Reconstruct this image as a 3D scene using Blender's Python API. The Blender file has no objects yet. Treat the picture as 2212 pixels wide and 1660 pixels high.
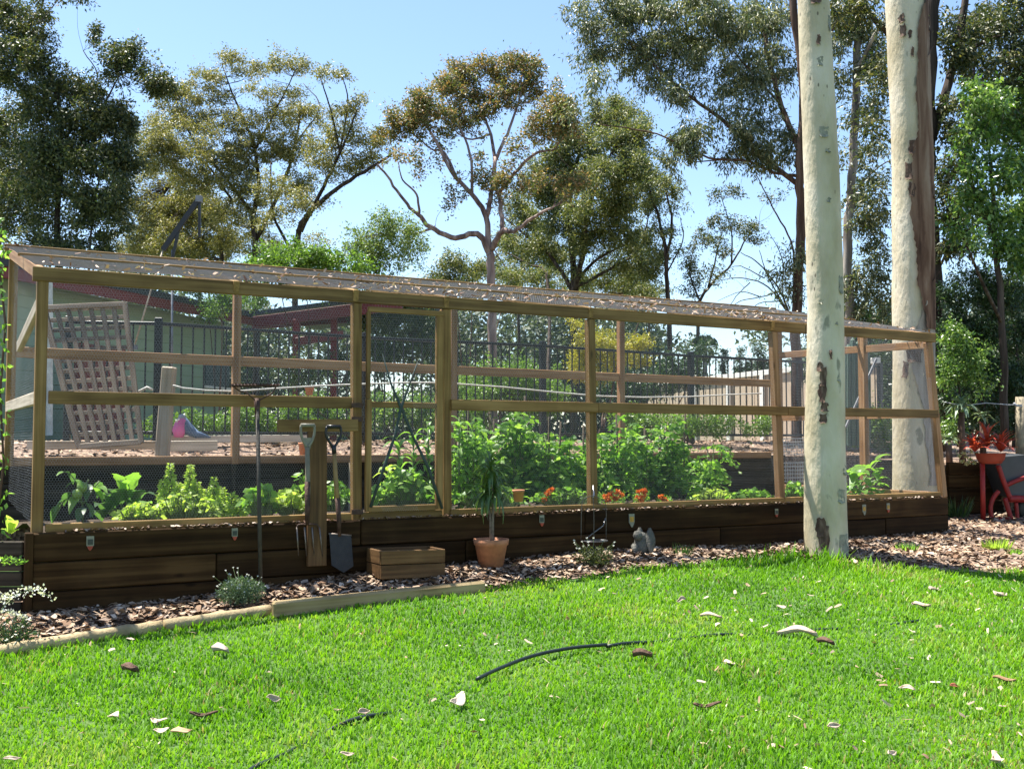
import bpy, bmesh, math, random
import numpy as np
from mathutils import Vector, Matrix
sc = bpy.context.scene
C = sc.collection
random.seed(7); R = np.random.default_rng(7)
# ---------------------------------------------------------------- camera, sky, sun, exposure
FPX, CX, CY = 2300.0, 1106.0, 830.0            # focal length and centre, in units of a 2212 wide picture
EYE = Vector((0, 0, 1.25)); TH = math.atan(121 / FPX)
cam = bpy.data.cameras.new('camera'); co = bpy.data.objects.new('camera', cam); C.objects.link(co)
co.location = EYE; co.rotation_euler = (math.pi / 2 + TH, 0, 0)
cam.sensor_width = 36; cam.lens = 36 * FPX / 2212; cam.clip_end = 600; cam.clip_start = .05
sc.camera = co
SUN = Vector((-.88, .475, 0)).normalized() * math.cos(math.radians(68)) + Vector((0, 0, math.sin(math.radians(68))))
w = bpy.data.worlds.new("World"); sc.world = w; w.use_nodes = True
nt = w.node_tree; bg = nt.nodes['Background']
sk = nt.nodes.new('ShaderNodeTexSky'); sk.sky_type = 'NISHITA'; sk.sun_disc = False
sk.sun_elevation = math.radians(68); sk.sun_rotation = math.atan2(SUN.x, SUN.y)
sk.air_density = 1.0; sk.dust_density = .4; sk.ozone_density = 2.6
nt.links.new(sk.outputs[0], bg.inputs[0]); bg.inputs[1].default_value = .086
sl = bpy.data.lights.new('sun', 'SUN'); sl.energy = 5.0; sl.angle = math.radians(.5); sl.color = (1, .96, .88)
so = bpy.data.objects.new('sun', sl); C.objects.link(so); so.rotation_euler = SUN.to_track_quat('Z', 'Y').to_euler(); so.location = (-8, 6, 20)
sc.view_settings.view_transform = 'Standard'; sc.view_settings.look = 'None'
sc.view_settings.exposure = 1.6; sc.view_settings.gamma = 1; sc.view_settings.use_curve_mapping = False
sc.cycles.max_bounces = 8; sc.cycles.transparent_max_bounces = 16; sc.cycles.use_denoising = True
# ---------------------------------------------------------------- measuring helpers
def ray(px, py):
    u = (px - CX) / FPX; v = (CY - py) / FPX
    return Vector((u, math.cos(TH) - v * math.sin(TH), math.sin(TH) + v * math.cos(TH)))
def at(px, py, Y):
    r = ray(px, py); return EYE + r * (Y / r.y)
def proj(p):
    d = Vector(p) - EYE
    f = d.y * math.cos(TH) + d.z * math.sin(TH); v = -d.y * math.sin(TH) + d.z * math.cos(TH)
    return CX + FPX * d.x / f, CY - FPX * v / f
def rise(x, y): return .105 * np.exp(-((x - .2) / 2.6) ** 2 - ((y - 8.6) / 2.3) ** 2)
def gz(x, y): return -.446 - .015 * x + .065 * y + rise(x, y)
def ground(px, py):
    r = ray(px, py); h = 0.0
    for _ in range(12):
        p = EYE + r * ((-.446 + h - EYE.z) / (r.z + .015 * r.x - .065 * r.y)); h = .5 * h + .5 * float(rise(p.x, p.y))
    return p
def hit(px, py, P, N):
    r = ray(px, py); return EYE + r * ((P - EYE).dot(N) / r.dot(N))
def flat(px, py, z):
    r = ray(px, py); return EYE + r * ((z - EYE.z) / r.z)
A0 = Vector((-3.107, 7.0, 0)); B0 = Vector((4.56, 11.4, 0))
FD = (B0 - A0).normalized(); FN = Vector((-FD.y, FD.x, 0)); UP = Vector((0, 0, 1))
FLEN = (B0 - A0).length; DEP = 2.45
SILL = .647; BEAM = 2.40; MID = 1.535; RTOP = 1.08; RBEAM = 2.92
def E(t, s, z): return A0 + FD * t + FN * s + UP * z
def front(px, py, s=0.0): return hit(px, py, A0 + FN * s, FN)
def ft(px, s=0.0, py=950):
    p = front(px, py, s); return (p - A0).dot(FD)
# ---------------------------------------------------------------- object helpers
WM = {}
def link(name, me, parent=None, mw=None):
    o = bpy.data.objects.new(name, me); C.objects.link(o)
    mw = mw or Matrix.Identity(4); WM[o.name] = mw
    if parent is not None:
        o.parent = parent; o.matrix_parent_inverse = Matrix.Identity(4)
        o.matrix_basis = WM[parent.name].inverted() @ mw
    else: o.matrix_basis = mw
    return o
def tag(o, label=None, cat=None, group=None, kind=None):
    if label: o['label'] = label
    if cat: o['category'] = cat
    if group: o['group'] = group
    if kind: o['kind'] = kind
    return o
def thing(name, label, cat, loc, group=None):
    return tag(link(name, None, None, Matrix.Translation(Vector(loc))), label, cat, group)
def mesh_np(name, V, F, mat, smooth=False):
    V = np.asarray(V, np.float32).reshape(-1, 3); F = np.asarray(F, np.int32)
    me = bpy.data.meshes.new(name); k = F.shape[1]
    me.vertices.add(len(V)); me.vertices.foreach_set('co', V.ravel())
    me.loops.add(F.size); me.loops.foreach_set('vertex_index', F.ravel())
    me.polygons.add(len(F)); me.polygons.foreach_set('loop_start', np.arange(0, F.size, k, dtype=np.int32))
    me.polygons.foreach_set('loop_total', np.full(len(F), k, np.int32))
    if smooth: me.polygons.foreach_set('use_smooth', np.ones(len(F), bool))
    me.update(calc_edges=True); me.materials.append(mat); return me
class MB:
    def __init__(s): s.v = []; s.f = []; s.smooth = False
    def add(s, vs, fs):
        o = len(s.v); s.v += [tuple(v) for v in vs]; s.f += [tuple(i + o for i in f) for f in fs]
    def quad(s, a, b, c, d): s.add([a, b, c, d], [(0, 1, 2, 3)])
    def box(s, c, x, y, z):
        c = Vector(c); x = Vector(x); y = Vector(y); z = Vector(z)
        vs = [c + x * a + y * b + z * d for a in (-1, 1) for b in (-1, 1) for d in (-1, 1)]
        s.add(vs, [(0, 1, 3, 2), (4, 6, 7, 5), (0, 4, 5, 1), (2, 3, 7, 6), (0, 2, 6, 4), (1, 5, 7, 3)])
    def bar(s, p, q, w, h, up=UP):
        p = Vector(p); q = Vector(q); d = q - p; L = d.length; d = d / L
        y = Vector(up).cross(d)
        if y.length < 1e-4: y = Vector((1, 0, 0)).cross(d)
        y.normalize(); z = d.cross(y)
        s.box((p + q) / 2, d * L / 2, y * w / 2, z * h / 2)
    def tube(s, pts, rad, n=6, cap=True):
        pts = [Vector(p) for p in pts]; m = len(pts)
        if not hasattr(rad, '__len__'): rad = [rad] * m
        ref = None; rings = []
        for i, p in enumerate(pts):
            d = (pts[min(i + 1, m - 1)] - pts[max(i - 1, 0)])
            if d.length < 1e-7: d = Vector((0, 0, 1))
            d.normalize()
            if ref is None: ref = d.orthogonal().normalized()
            ref = (ref - d * ref.dot(d))
            if ref.length < 1e-5: ref = d.orthogonal()
            ref.normalize(); b = d.cross(ref)
            rings.append([p + (ref * math.cos(2 * math.pi * k / n) + b * math.sin(2 * math.pi * k / n)) * rad[i] for k in range(n)])
        vs = [v for r in rings for v in r]
        fs = [(i * n + k, i * n + (k + 1) % n, (i + 1) * n + (k + 1) % n, (i + 1) * n + k) for i in range(m - 1) for k in range(n)]
        if cap: fs += [tuple(range(n - 1, -1, -1)), tuple((m - 1) * n + k for k in range(n))]
        s.add(vs, fs)
    def lathe(s, prof, c, n=20, sx=1, sy=1):
        c = Vector(c); vs = []; m = len(prof)
        for r, z in prof:
            for k in range(n):
                a = 2 * math.pi * k / n; vs.append(c + Vector((r * sx * math.cos(a), r * sy * math.sin(a), z)))
        s.add(vs, [(i * n + k, i * n + (k + 1) % n, (i + 1) * n + (k + 1) % n, (i + 1) * n + k) for i in range(m - 1) for k in range(n)])
    def prism(s, poly, off):
        n = len(poly); off = Vector(off); a = [Vector(p) for p in poly]; b = [p + off for p in a]
        s.add(a + b, [tuple(range(n - 1, -1, -1)), tuple(range(n, 2 * n))] + [(i, (i + 1) % n, (i + 1) % n + n, i + n) for i in range(n)])
    def build(s, name, mat, parent=None, smooth=False, label=None, kind=None):
        me = bpy.data.meshes.new(name); me.from_pydata(s.v, [], s.f)
        if smooth: me.polygons.foreach_set('use_smooth', [True] * len(me.polygons))
        me.update(); me.materials.append(mat)
        o = link(name, me, parent); tag(o, label, kind=kind); return o
def beambox(L, w, h, bev=.004):
    bm = bmesh.new(); bmesh.ops.create_cube(bm, size=1)
    for v in bm.verts: v.co = Vector((v.co.x * L, v.co.y * w, v.co.z * h))
    bmesh.ops.bevel(bm, geom=list(bm.edges), offset=min(bev, w * .2, h * .2), segments=1, affect='EDGES')
    me = bpy.data.meshes.new('timber'); bm.to_mesh(me); bm.free(); return me
def frame_mw(p, q, nrm):
    p = Vector(p); q = Vector(q); x = (q - p).normalized(); y = Vector(nrm); y = (y - x * y.dot(x)).normalized(); z = x.cross(y)
    m = Matrix((x, y, z)).transposed().to_4x4(); m.translation = (p + q) / 2; return m
def timber(name, p, q, w, h, nrm, mat, parent=None, label=None, bev=.004):
    """straight piece from p to q; w = size along nrm, h = the other way"""
    p = Vector(p); q = Vector(q); me = beambox((q - p).length, w, h, bev); me.name = name; me.materials.append(mat)
    o = link(name, me, parent, frame_mw(p, q, nrm)); tag(o, label); return o
def copy_tree(o, mw, parent=None):
    c = o.copy(); C.objects.link(c); WM[c.name] = mw
    if parent is None: c.matrix_basis = mw
    else: c.parent = parent
    for ch in list(o.children): 
        k = ch.copy(); C.objects.link(k); k.parent = c
        for g in list(ch.children):
            h = g.copy(); C.objects.link(h); h.parent = k
    return c
# ---------------------------------------------------------------- materials
def newmat(name):
    m = bpy.data.materials.new(name); m.use_nodes = True; return m, m.node_tree, m.node_tree.nodes['Principled BSDF']
def plain(name, col, rough=.6, metal=0.0, var=.25, scale=8, bump=.15, bscale=60, spec=.4):
    m, t, b = newmat(name); N = t.nodes; L = t.links
    tc = N.new('ShaderNodeTexCoord'); nz = N.new('ShaderNodeTexNoise'); nz.inputs['Scale'].default_value = scale; nz.inputs['Detail'].default_value = 5
    L.new(tc.outputs['Object'], nz.inputs['Vector'])
    mr = N.new('ShaderNodeMapRange'); mr.inputs[3].default_value = 1 - var; mr.inputs[4].default_value = 1 + var
    mr.inputs[1].default_value = .3; mr.inputs[2].default_value = .7
    L.new(nz.outputs[0], mr.inputs[0])
    mx = N.new('ShaderNodeVectorMath'); mx.operation = 'SCALE'; mx.inputs[0].default_value = col[:3]; L.new(mr.outputs[0], mx.inputs['Scale'])
    L.new(mx.outputs[0], b.inputs['Base Color'])
    b.inputs['Roughness'].default_value = rough; b.inputs['Metallic'].default_value = metal; b.inputs['Specular IOR Level'].default_value = spec
    if bump:
        n2 = N.new('ShaderNodeTexNoise'); n2.inputs['Scale'].default_value = bscale; n2.inputs['Detail'].default_value = 6
        L.new(tc.outputs['Object'], n2.inputs['Vector'])
        bp = N.new('ShaderNodeBump'); bp.inputs['Strength'].default_value = bump; bp.inputs['Distance'].default_value = .02
        L.new(n2.outputs[0], bp.inputs['Height']); L.new(bp.outputs[0], b.inputs['Normal'])
    return m
def ramp(N, cols):
    r = N.new('ShaderNodeValToRGB'); e = r.color_ramp.elements
    while len(e) < len(cols): e.new(.5)
    for i, c in enumerate(cols):
        e[i].position = i / (len(cols) - 1); e[i].color = (*c, 1)
    return r
def wood(name, cols, grain=1.0, rough=.7, knots=True, tone=.22, bump=.25, spec=.3):
    m, t, b = newmat(name); N = t.nodes; L = t.links
    tc = N.new('ShaderNodeTexCoord'); oi = N.new('ShaderNodeObjectInfo')
    off = N.new('ShaderNodeVectorMath'); off.operation = 'SCALE'; off.inputs[0].default_value = (13, 7, 5); L.new(oi.outputs['Random'], off.inputs['Scale'])
    ad = N.new('ShaderNodeVectorMath'); L.new(tc.outputs['Object'], ad.inputs[0]); L.new(off.outputs[0], ad.inputs[1])
    mp = N.new('ShaderNodeMapping'); mp.inputs['Scale'].default_value = (1.3 * grain, 38 * grain, 38 * grain); L.new(ad.outputs[0], mp.inputs[0])
    nz = N.new('ShaderNodeTexNoise'); nz.inputs['Scale'].default_value = 1; nz.inputs['Detail'].default_value = 7; nz.inputs['Distortion'].default_value = .6; L.new(mp.outputs[0], nz.inputs['Vector'])
    big = N.new('ShaderNodeTexNoise'); big.inputs['Scale'].default_value = 2.6; big.inputs['Detail'].default_value = 4; L.new(ad.outputs[0], big.inputs['Vector'])
    mixf = N.new('ShaderNodeMath'); mixf.operation = 'MULTIPLY_ADD'; mixf.inputs[1].default_value = .65; L.new(nz.outputs[0], mixf.inputs[0])
    h = N.new('ShaderNodeMath'); h.operation = 'MULTIPLY'; h.inputs[1].default_value = .42; L.new(big.outputs[0], h.inputs[0]); L.new(h.outputs[0], mixf.inputs[2])
    mr = N.new('ShaderNodeMapRange'); mr.inputs[1].default_value = .38; mr.inputs[2].default_value = .68; L.new(mixf.outputs[0], mr.inputs[0])
    rp = ramp(N, cols); L.new(mr.outputs[0], rp.inputs[0]); col = rp.outputs[0]
    if knots:
        vo = N.new('ShaderNodeTexVoronoi'); vo.inputs['Scale'].default_value = 3.2
        m2 = N.new('ShaderNodeMapping'); m2.inputs['Scale'].default_value = (.5, 1.3, 1.3); L.new(ad.outputs[0], m2.inputs[0]); L.new(m2.outputs[0], vo.inputs['Vector'])
        kr = N.new('ShaderNodeMapRange'); kr.inputs[1].default_value = .03; kr.inputs[2].default_value = .085; kr.inputs[3].default_value = .75; kr.inputs[4].default_value = 0; L.new(vo.outputs['Distance'], kr.inputs[0])
        mx = N.new('ShaderNodeMix'); mx.data_type = 'RGBA'; L.new(kr.outputs[0], mx.inputs['Factor']); L.new(col, mx.inputs['A']); mx.inputs['B'].default_value = (*[c * .35 for c in cols[0]], 1); col = mx.outputs['Result']
    tr = N.new('ShaderNodeMapRange'); tr.inputs[3].default_value = 1 - tone; tr.inputs[4].default_value = 1 + tone; L.new(oi.outputs['Random'], tr.inputs[0])
    sc_ = N.new('ShaderNodeVectorMath'); sc_.operation = 'SCALE'; L.new(col, sc_.inputs[0]); L.new(tr.outputs[0], sc_.inputs['Scale']); L.new(sc_.outputs[0], b.inputs['Base Color'])
    b.inputs['Roughness'].default_value = rough; b.inputs['Specular IOR Level'].default_value = spec
    bp = N.new('ShaderNodeBump'); bp.inputs['Strength'].default_value = bump; bp.inputs['Distance'].default_value = .004; L.new(nz.outputs[0], bp.inputs['Height']); L.new(bp.outputs[0], b.inputs['Normal'])
    return m
def island(name, cols, rough=.45, trans=.0, tcol=1.6, spec=.5, noise=0):
    """one tone per separate piece (leaf, chip, blade)"""
    m, t, b = newmat(name); N = t.nodes; L = t.links
    g = N.new('ShaderNodeNewGeometry'); rp = ramp(N, cols); fac = g.outputs['Random Per Island']
    if noise:
        nz = N.new('ShaderNodeTexNoise'); nz.inputs['Scale'].default_value = noise; nz.inputs['Detail'].default_value = 3
        tc = N.new('ShaderNodeTexCoord'); L.new(tc.outputs['Object'], nz.inputs['Vector'])
        mr = N.new('ShaderNodeMapRange'); mr.inputs[1].default_value = .35; mr.inputs[2].default_value = .65; L.new(nz.outputs[0], mr.inputs[0])
        mm = N.new('ShaderNodeMix'); mm.inputs['Factor'].default_value = .5; L.new(fac, mm.inputs['A']); L.new(mr.outputs[0], mm.inputs['B']); fac = mm.outputs['Result']
    L.new(fac, rp.inputs[0])
    L.new(rp.outputs[0], b.inputs['Base Color']); b.inputs['Roughness'].default_value = rough; b.inputs['Specular IOR Level'].default_value = spec
    if trans:
        tb = N.new('ShaderNodeBsdfTranslucent'); s = N.new('ShaderNodeVectorMath'); s.operation = 'MULTIPLY'
        s.inputs[1].default_value = (tcol * 1.05, tcol * 1.1, tcol * .55); L.new(rp.outputs[0], s.inputs[0]); L.new(s.outputs[0], tb.inputs[0])
        mx = N.new('ShaderNodeMixShader'); mx.inputs[0].default_value = trans; L.new(b.outputs[0], mx.inputs[1]); L.new(tb.outputs[0], mx.inputs[2])
        L.new(mx.outputs[0], N['Material Output'].inputs[0])
    return m
def palebark(name, base, spots, dark):
    m, t, b = newmat(name); N = t.nodes; L = t.links
    tc = N.new('ShaderNodeTexCoord'); mp = N.new('ShaderNodeMapping'); mp.inputs['Scale'].default_value = (1, 1, .45); L.new(tc.outputs['Object'], mp.inputs[0])
    def noise(s, d, vec=mp): 
        n = N.new('ShaderNodeTexNoise'); n.inputs['Scale'].default_value = s; n.inputs['Detail'].default_value = d; L.new(vec.outputs[0], n.inputs['Vector']); return n
    a = noise(3.5, 5); rp = ramp(N, base); mr = N.new('ShaderNodeMapRange'); mr.inputs[1].default_value = .33; mr.inputs[2].default_value = .67; L.new(a.outputs[0], mr.inputs[0]); L.new(mr.outputs[0], rp.inputs[0])
    s = noise(7, 4); sr = N.new('ShaderNodeMapRange'); sr.inputs[1].default_value = .64; sr.inputs[2].default_value = .70; L.new(s.outputs[0], sr.inputs[0])
    x1 = N.new('ShaderNodeMix'); x1.data_type = 'RGBA'; L.new(sr.outputs[0], x1.inputs['Factor']); L.new(rp.outputs[0], x1.inputs['A']); x1.inputs['B'].default_value = (*spots, 1)
    v = N.new('ShaderNodeTexVoronoi'); v.inputs['Scale'].default_value = 16; L.new(mp.outputs[0], v.inputs['Vector'])
    vr = N.new('ShaderNodeMapRange'); vr.inputs[1].default_value = .10; vr.inputs[2].default_value = .17; vr.inputs[3].default_value = .8; vr.inputs[4].default_value = 0; L.new(v.outputs['Distance'], vr.inputs[0])
    g = noise(2.3, 2); gr = N.new('ShaderNodeMapRange'); gr.inputs[1].default_value = .5; gr.inputs[2].default_value = .6; L.new(g.outputs[0], gr.inputs[0])
    ml = N.new('ShaderNodeMath'); ml.operation = 'MULTIPLY'; L.new(vr.outputs[0], ml.inputs[0]); L.new(gr.outputs[0], ml.inputs[1])
    x2 = N.new('ShaderNodeMix'); x2.data_type = 'RGBA'; L.new(ml.outputs[0], x2.inputs['Factor']); L.new(x1.outputs['Result'], x2.inputs['A']); x2.inputs['B'].default_value = (*dark, 1)
    L.new(x2.outputs['Result'], b.inputs['Base Color']); b.inputs['Roughness'].default_value = .75; b.inputs['Specular IOR Level'].default_value = .25
    h = noise(22, 5); h2 = noise(6, 3); ad = N.new('ShaderNodeMath'); L.new(h.outputs[0], ad.inputs[0]); L.new(h2.outputs[0], ad.inputs[1])
    bp = N.new('ShaderNodeBump'); bp.inputs['Strength'].default_value = .55; bp.inputs['Distance'].default_value = .02; L.new(ad.outputs[0], bp.inputs['Height']); L.new(bp.outputs[0], b.inputs['Normal'])
    return m
def stretched_bark(name, cols, sxy=14, szz=1.2, bump=.8):
    m, t, b = newmat(name); N = t.nodes; L = t.links
    tc = N.new('ShaderNodeTexCoord'); mp = N.new('ShaderNodeMapping'); mp.inputs['Scale'].default_value = (sxy, sxy, szz); L.new(tc.outputs['Object'], mp.inputs[0])
    n = N.new('ShaderNodeTexNoise'); n.inputs['Scale'].default_value = 1; n.inputs['Detail'].default_value = 7; n.inputs['Distortion'].default_value = .5; L.new(mp.outputs[0], n.inputs['Vector'])
    mr = N.new('ShaderNodeMapRange'); mr.inputs[1].default_value = .33; mr.inputs[2].default_value = .67; L.new(n.outputs[0], mr.inputs[0])
    rp = ramp(N, cols); L.new(mr.outputs[0], rp.inputs[0]); L.new(rp.outputs[0], b.inputs['Base Color']); b.inputs['Roughness'].default_value = .85; b.inputs['Specular IOR Level'].default_value = .2
    bp = N.new('ShaderNodeBump'); bp.inputs['Strength'].default_value = bump; bp.inputs['Distance'].default_value = .03; L.new(n.outputs[0], bp.inputs['Height']); L.new(bp.outputs[0], b.inputs['Normal'])
    return m
pine = wood('treated_pine', [(.105, .056, .015), (.19, .11, .034), (.28, .17, .062)])
pine_red = wood('treated_pine_warm', [(.17, .085, .036), (.27, .148, .068), (.37, .22, .115)])
sleeper = wood('dark_sleeper', [(.014, .007, .0025), (.032, .0165, .006), (.06, .034, .013)], grain=.6, tone=.35, bump=.5, spec=.08)
sleeper_old = wood('old_sleeper', [(.018, .014, .010), (.038, .031, .024), (.07, .057, .043)], grain=.6, tone=.3, bump=.5, spec=.08)
pale_timber = wood('pale_timber', [(.42, .37, .29), (.54, .49, .40), (.64, .60, .51)])
pine_shade = wood('shaded_brown_pine', [(.055, .027, .008), (.10, .05, .016), (.155, .083, .03)])  # shade put into the colour: darker brown pine for box and upright board
latticewood = wood('old_lattice_wood', [(.10, .073, .053), (.17, .128, .094), (.24, .19, .14)], tone=.12)
greyed = wood('weathered_timber', [(.26, .215, .16), (.40, .34, .26), (.52, .45, .36)], tone=.12)
edging = wood('edging_log_wood', [(.17, .115, .05), (.29, .21, .10), (.38, .29, .155)], grain=.7)
steel = plain('galvanised_wire', (.34, .35, .37), .5, .3, .1, 40, 0)
darkmetal = plain('black_powder_coat', (.016, .017, .018), .4, 0, .2, 10, .05)
greymetal = plain('grey_metal', (.20, .20, .205), .45, .5, .3, 12, .05)
rust = plain('rusty_iron', (.075, .04, .028), .7, .3, .4, 25, .3)
darkred = plain('dull_red_paint', (.17, .020, .018), .6, 0, .2, 14, .1)
redpaint = plain('red_paint', (.25, .016, .012), .55, 0, .2, 14, .1)
terracotta = plain('terracotta', (.40, .17, .085), .8, 0, .2, 18, .2)
soilmat = plain('dark_soil', (.06, .045, .032), .95, 0, .4, 7, .9, 40, .1)
white = plain('white_plastic', (.72, .71, .66), .5, 0, .08, 9, .05)
rubber = plain('hose_rubber', (.012, .020, .018), .4, 0, .3, 20, .1)
# ---------------------------------------------------------------- ground
def fence_line_y(x): return 13.5 + .66 * x
def soft(e0, e1, x):
    t = min(1, max(0, (x - e0) / (e1 - e0))); return t * t * (3 - 2 * t)
# edge between lawn and mulch, traced as points on the ground
EDGE = [(-900, 1560), (-300, 1475), (30, 1412), (340, 1357), (580, 1326), (800, 1297), (1040, 1273), (1260, 1246), (1480, 1226), (1650, 1204), (1740, 1213), (1830, 1224), (2000, 1234), (2212, 1238), (2700, 1240), (3400, 1244)]
EDGEW = [ground(*p) for p in EDGE]
EX = np.array([p.x for p in EDGEW]); EY = np.array([p.y for p in EDGEW])
def edge_y(x): return np.interp(x, EX, EY)
lawnmat, t, b = newmat('lawn_soil')
N = t.nodes; L = t.links
tc = N.new('ShaderNodeTexCoord'); n1 = N.new('ShaderNodeTexNoise'); n1.inputs['Scale'].default_value = 30; n1.inputs['Detail'].default_value = 8; L.new(tc.outputs['Object'], n1.inputs['Vector'])
rp = ramp(N, [(.02, .045, .008), (.045, .10, .014), (.09, .13, .03)]); L.new(n1.outputs[0], rp.inputs[0]); L.new(rp.outputs[0], b.inputs['Base Color']); b.inputs['Roughness'].default_value = .95
bp = N.new('ShaderNodeBump'); bp.inputs['Strength'].default_value = .8; bp.inputs['Distance'].default_value = .03; L.new(n1.outputs[0], bp.inputs['Height']); L.new(bp.outputs[0], b.inputs['Normal'])
mulchmat, t, b = newmat('bark_mulch')
N = t.nodes; L = t.links
tc = N.new('ShaderNodeTexCoord'); v = N.new('ShaderNodeTexVoronoi'); v.inputs['Scale'].default_value = 32; L.new(tc.outputs['Object'], v.inputs['Vector'])
rp = ramp(N, [(.05, .028, .018), (.16, .10, .066), (.31, .215, .15), (.09, .055, .038)]); L.new(v.outputs['Color'], rp.inputs[0]); L.new(rp.outputs[0], b.inputs['Base Color']); b.inputs['Roughness'].default_value = .9
bp = N.new('ShaderNodeBump'); bp.inputs['Strength'].default_value = 1; bp.inputs['Distance'].default_value = .02; L.new(v.outputs['Distance'], bp.inputs['Height']); L.new(bp.outputs[0], b.inputs['Normal'])
farmat = plain('far_ground', (.075, .085, .035), .95, 0, .5, .6, .5, 6, .1)
def gz2(x, y): return gz(x, y) + .012 * math.sin(x * 2.1 + y * 1.3) * math.sin(y * 1.7 - x * .8)
def grid_sheet(name, xs, ys, zf, mat, kind='structure', keep=None, parent=None):
    V = []; F = []; ny = len(ys)
    for x in xs:
        for y in ys: V.append((x, y, zf(x, y)))
    for i in range(len(xs) - 1):
        for j in range(ny - 1):
            if keep is None or keep((xs[i] + xs[i + 1]) / 2, (ys[j] + ys[j + 1]) / 2):
                F.append((i * ny + j, (i + 1) * ny + j, (i + 1) * ny + j + 1, i * ny + j + 1))
    o = link(name, mesh_np(name, V, F, mat, True), parent); return tag(o, kind=kind)
lawn = grid_sheet('lawn', np.arange(-14, 24, .25), np.arange(-6, 16.01, .25), gz2, lawnmat)
def mz(x, y):
    e = edge_y(x); return gz2(x, y) + .006 + .055 * soft(0, .5, y - e)
# mulch strip between lawn edge and wall, widening to the right
mv = []; mf = []; mxs = np.arange(-7, 12.01, .12)
for x in mxs:
    e = float(edge_y(x)); far = max(e + 1.6, 7 + (x + 3.1) * .574 + .3) if x < 4.7 else 15.5
    for k in range(13): 
        y = e + (far - e) * k / 12; mv.append((x, y, mz(x, y)))
mf = [(i * 13 + k, (i + 1) * 13 + k, (i + 1) * 13 + k + 1, i * 13 + k + 1) for i in range(len(mxs) - 1) for k in range(12)]
tag(link('mulch_bed', mesh_np('mulch_bed', mv, mf, mulchmat, True)), kind='structure')
# upper terrace behind the enclosure and the land beyond, as one sheet with the rear wall as its step
def tz(t, s): return RTOP - .03 + .18 * soft(0, 2.0, s - DEP) + .002 * max(0, s - 8)
tv = []; tf = []; ts = list(np.arange(-9, 20, .5)); ss = [DEP + .088, DEP + .089, DEP + .3, DEP + .6, DEP + 1, DEP + 1.4, DEP + 2, DEP + 3, 7, 9]
for t_ in ts:
    for s_ in ss:
        p = E(t_, s_, tz(t_, s_) if s_ > DEP + .0885 else .2); tv.append(p)
n_ = len(ss)
tf = [(i * n_ + k, (i + 1) * n_ + k, (i + 1) * n_ + k + 1, i * n_ + k + 1) for i in range(len(ts) - 1) for k in range(n_ - 1)]
tag(link('mulch_terrace', mesh_np('mulch_terrace', tv, tf, mulchmat, True)), kind='structure')
p4 = [E(-60, 8.6, 1.2), E(110, 8.6, 1.2), E(260, 400, 2.0), E(-300, 400, 2.0)]
m = MB(); m.quad(*p4); tag(m.build('field', farmat), kind='structure')
# bed soil inside the enclosure
m = MB(); nn = 40
sv = []; 
for i in range(nn + 1):
    for s_ in np.linspace(.03, DEP - .05, 9):
        sv.append(E(FLEN * i / nn, s_, .60 + .03 * math.sin(i * 1.7 + s_ * 3) + .04 * math.sin(s_ * 2.2)))
sf = [(i * 9 + k, (i + 1) * 9 + k, (i + 1) * 9 + k + 1, i * 9 + k + 1) for i in range(nn) for k in range(8)]
tag(link('garden_soil', mesh_np('garden_soil', sv, sf, soilmat, True)), kind='structure')
# ---------------------------------------------------------------- retaining walls of sleepers
def course(wall, t0, t1, s, z0, z1, joints, mat, thick=.06, lean=0):
    js = [t0] + [j for j in joints if t0 < j < t1] + [t1]
    for a, b_ in zip(js, js[1:]):
        zc = (z0 + z1) / 2; o_ = random.uniform(-.004, .004)
        timber('sleeper', E(a + .003, s + o_, zc), E(b_ - .003, s + o_, zc), thick, z1 - z0 - .006, FN, mat, wall, bev=.008)
wall = thing('retaining_wall', 'low dark timber sleeper wall along the front of the netted enclosure', 'retaining wall', E(FLEN / 2, -.04, .1))
tw1 = FLEN + .06
jn = [ft(775), ft(1255), ft(1745)]
course(wall, -.03, tw1, -.03, .46, .652, jn, sleeper)
course(wall, -.03, tw1, -.03, .268, .46, [ft(467), ft(1000), ft(1545), ft(1900)], sleeper)
course(wall, -.03, tw1, -.03, .076, .268, [ft(775), ft(1255), ft(1630)], sleeper)
course(wall, -.03, ft(1300), -.03, -.116, .076, [ft(467), ft(880)], sleeper)
timber('end_post', E(-.05, -.05, -.12), E(-.05, -.05, .655), .07, .05, FN, sleeper, wall)
for z0 in (.076, .268, .46):    # right return of the wall
    timber('sleeper', E(tw1 + .02, .0, z0 + .096), E(tw1 + .02, DEP, z0 + .096), .05, .184, FD, sleeper, wall, bev=.008)
lw = thing('retaining_wall', 'short mossy board wall with narrow planks left of the dark sleeper wall', 'retaining wall', at(25, 1330, 7.0))
pa = at(-260, 1165, 6.95); pb = at(52, 1165, 6.97)
for k in range(6):
    z = .60 - .098 * k - .05
    timber('board', (pa.x, pa.y, z), (pb.x, pb.y, z), .045, .092, (0, 1, 0), sleeper_old, lw, bev=.006)
rw = thing('retaining_wall', 'old grey brown sleeper wall behind the vegetables inside the enclosure', 'retaining wall', E(4, DEP, .6))
for z0, js in ((.88, [2.1, 4.6, 7.0]), (.69, [1.0, 3.4, 5.9]), (.50, [2.3, 4.7, 7.2])):
    course(rw, -2.5, FLEN + .2, DEP + .05, z0, z0 + .19, js, sleeper_old)
for px in (507, 760, 1530):
    t_ = ft(px, DEP); timber('steel_post', E(t_, DEP - .005, .5), E(t_, DEP - .005, 1.09), .06, .05, FN, greyed if px != 507 else sleeper_old, rw)
rw2 = thing('retaining_wall', 'sleeper wall right of the enclosure, below the aloes', 'retaining wall', at(2100, 1120, 12.9))
qa = at(2046, 1000, 12.75); qb = at(2420, 1000, 13.6)
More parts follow.
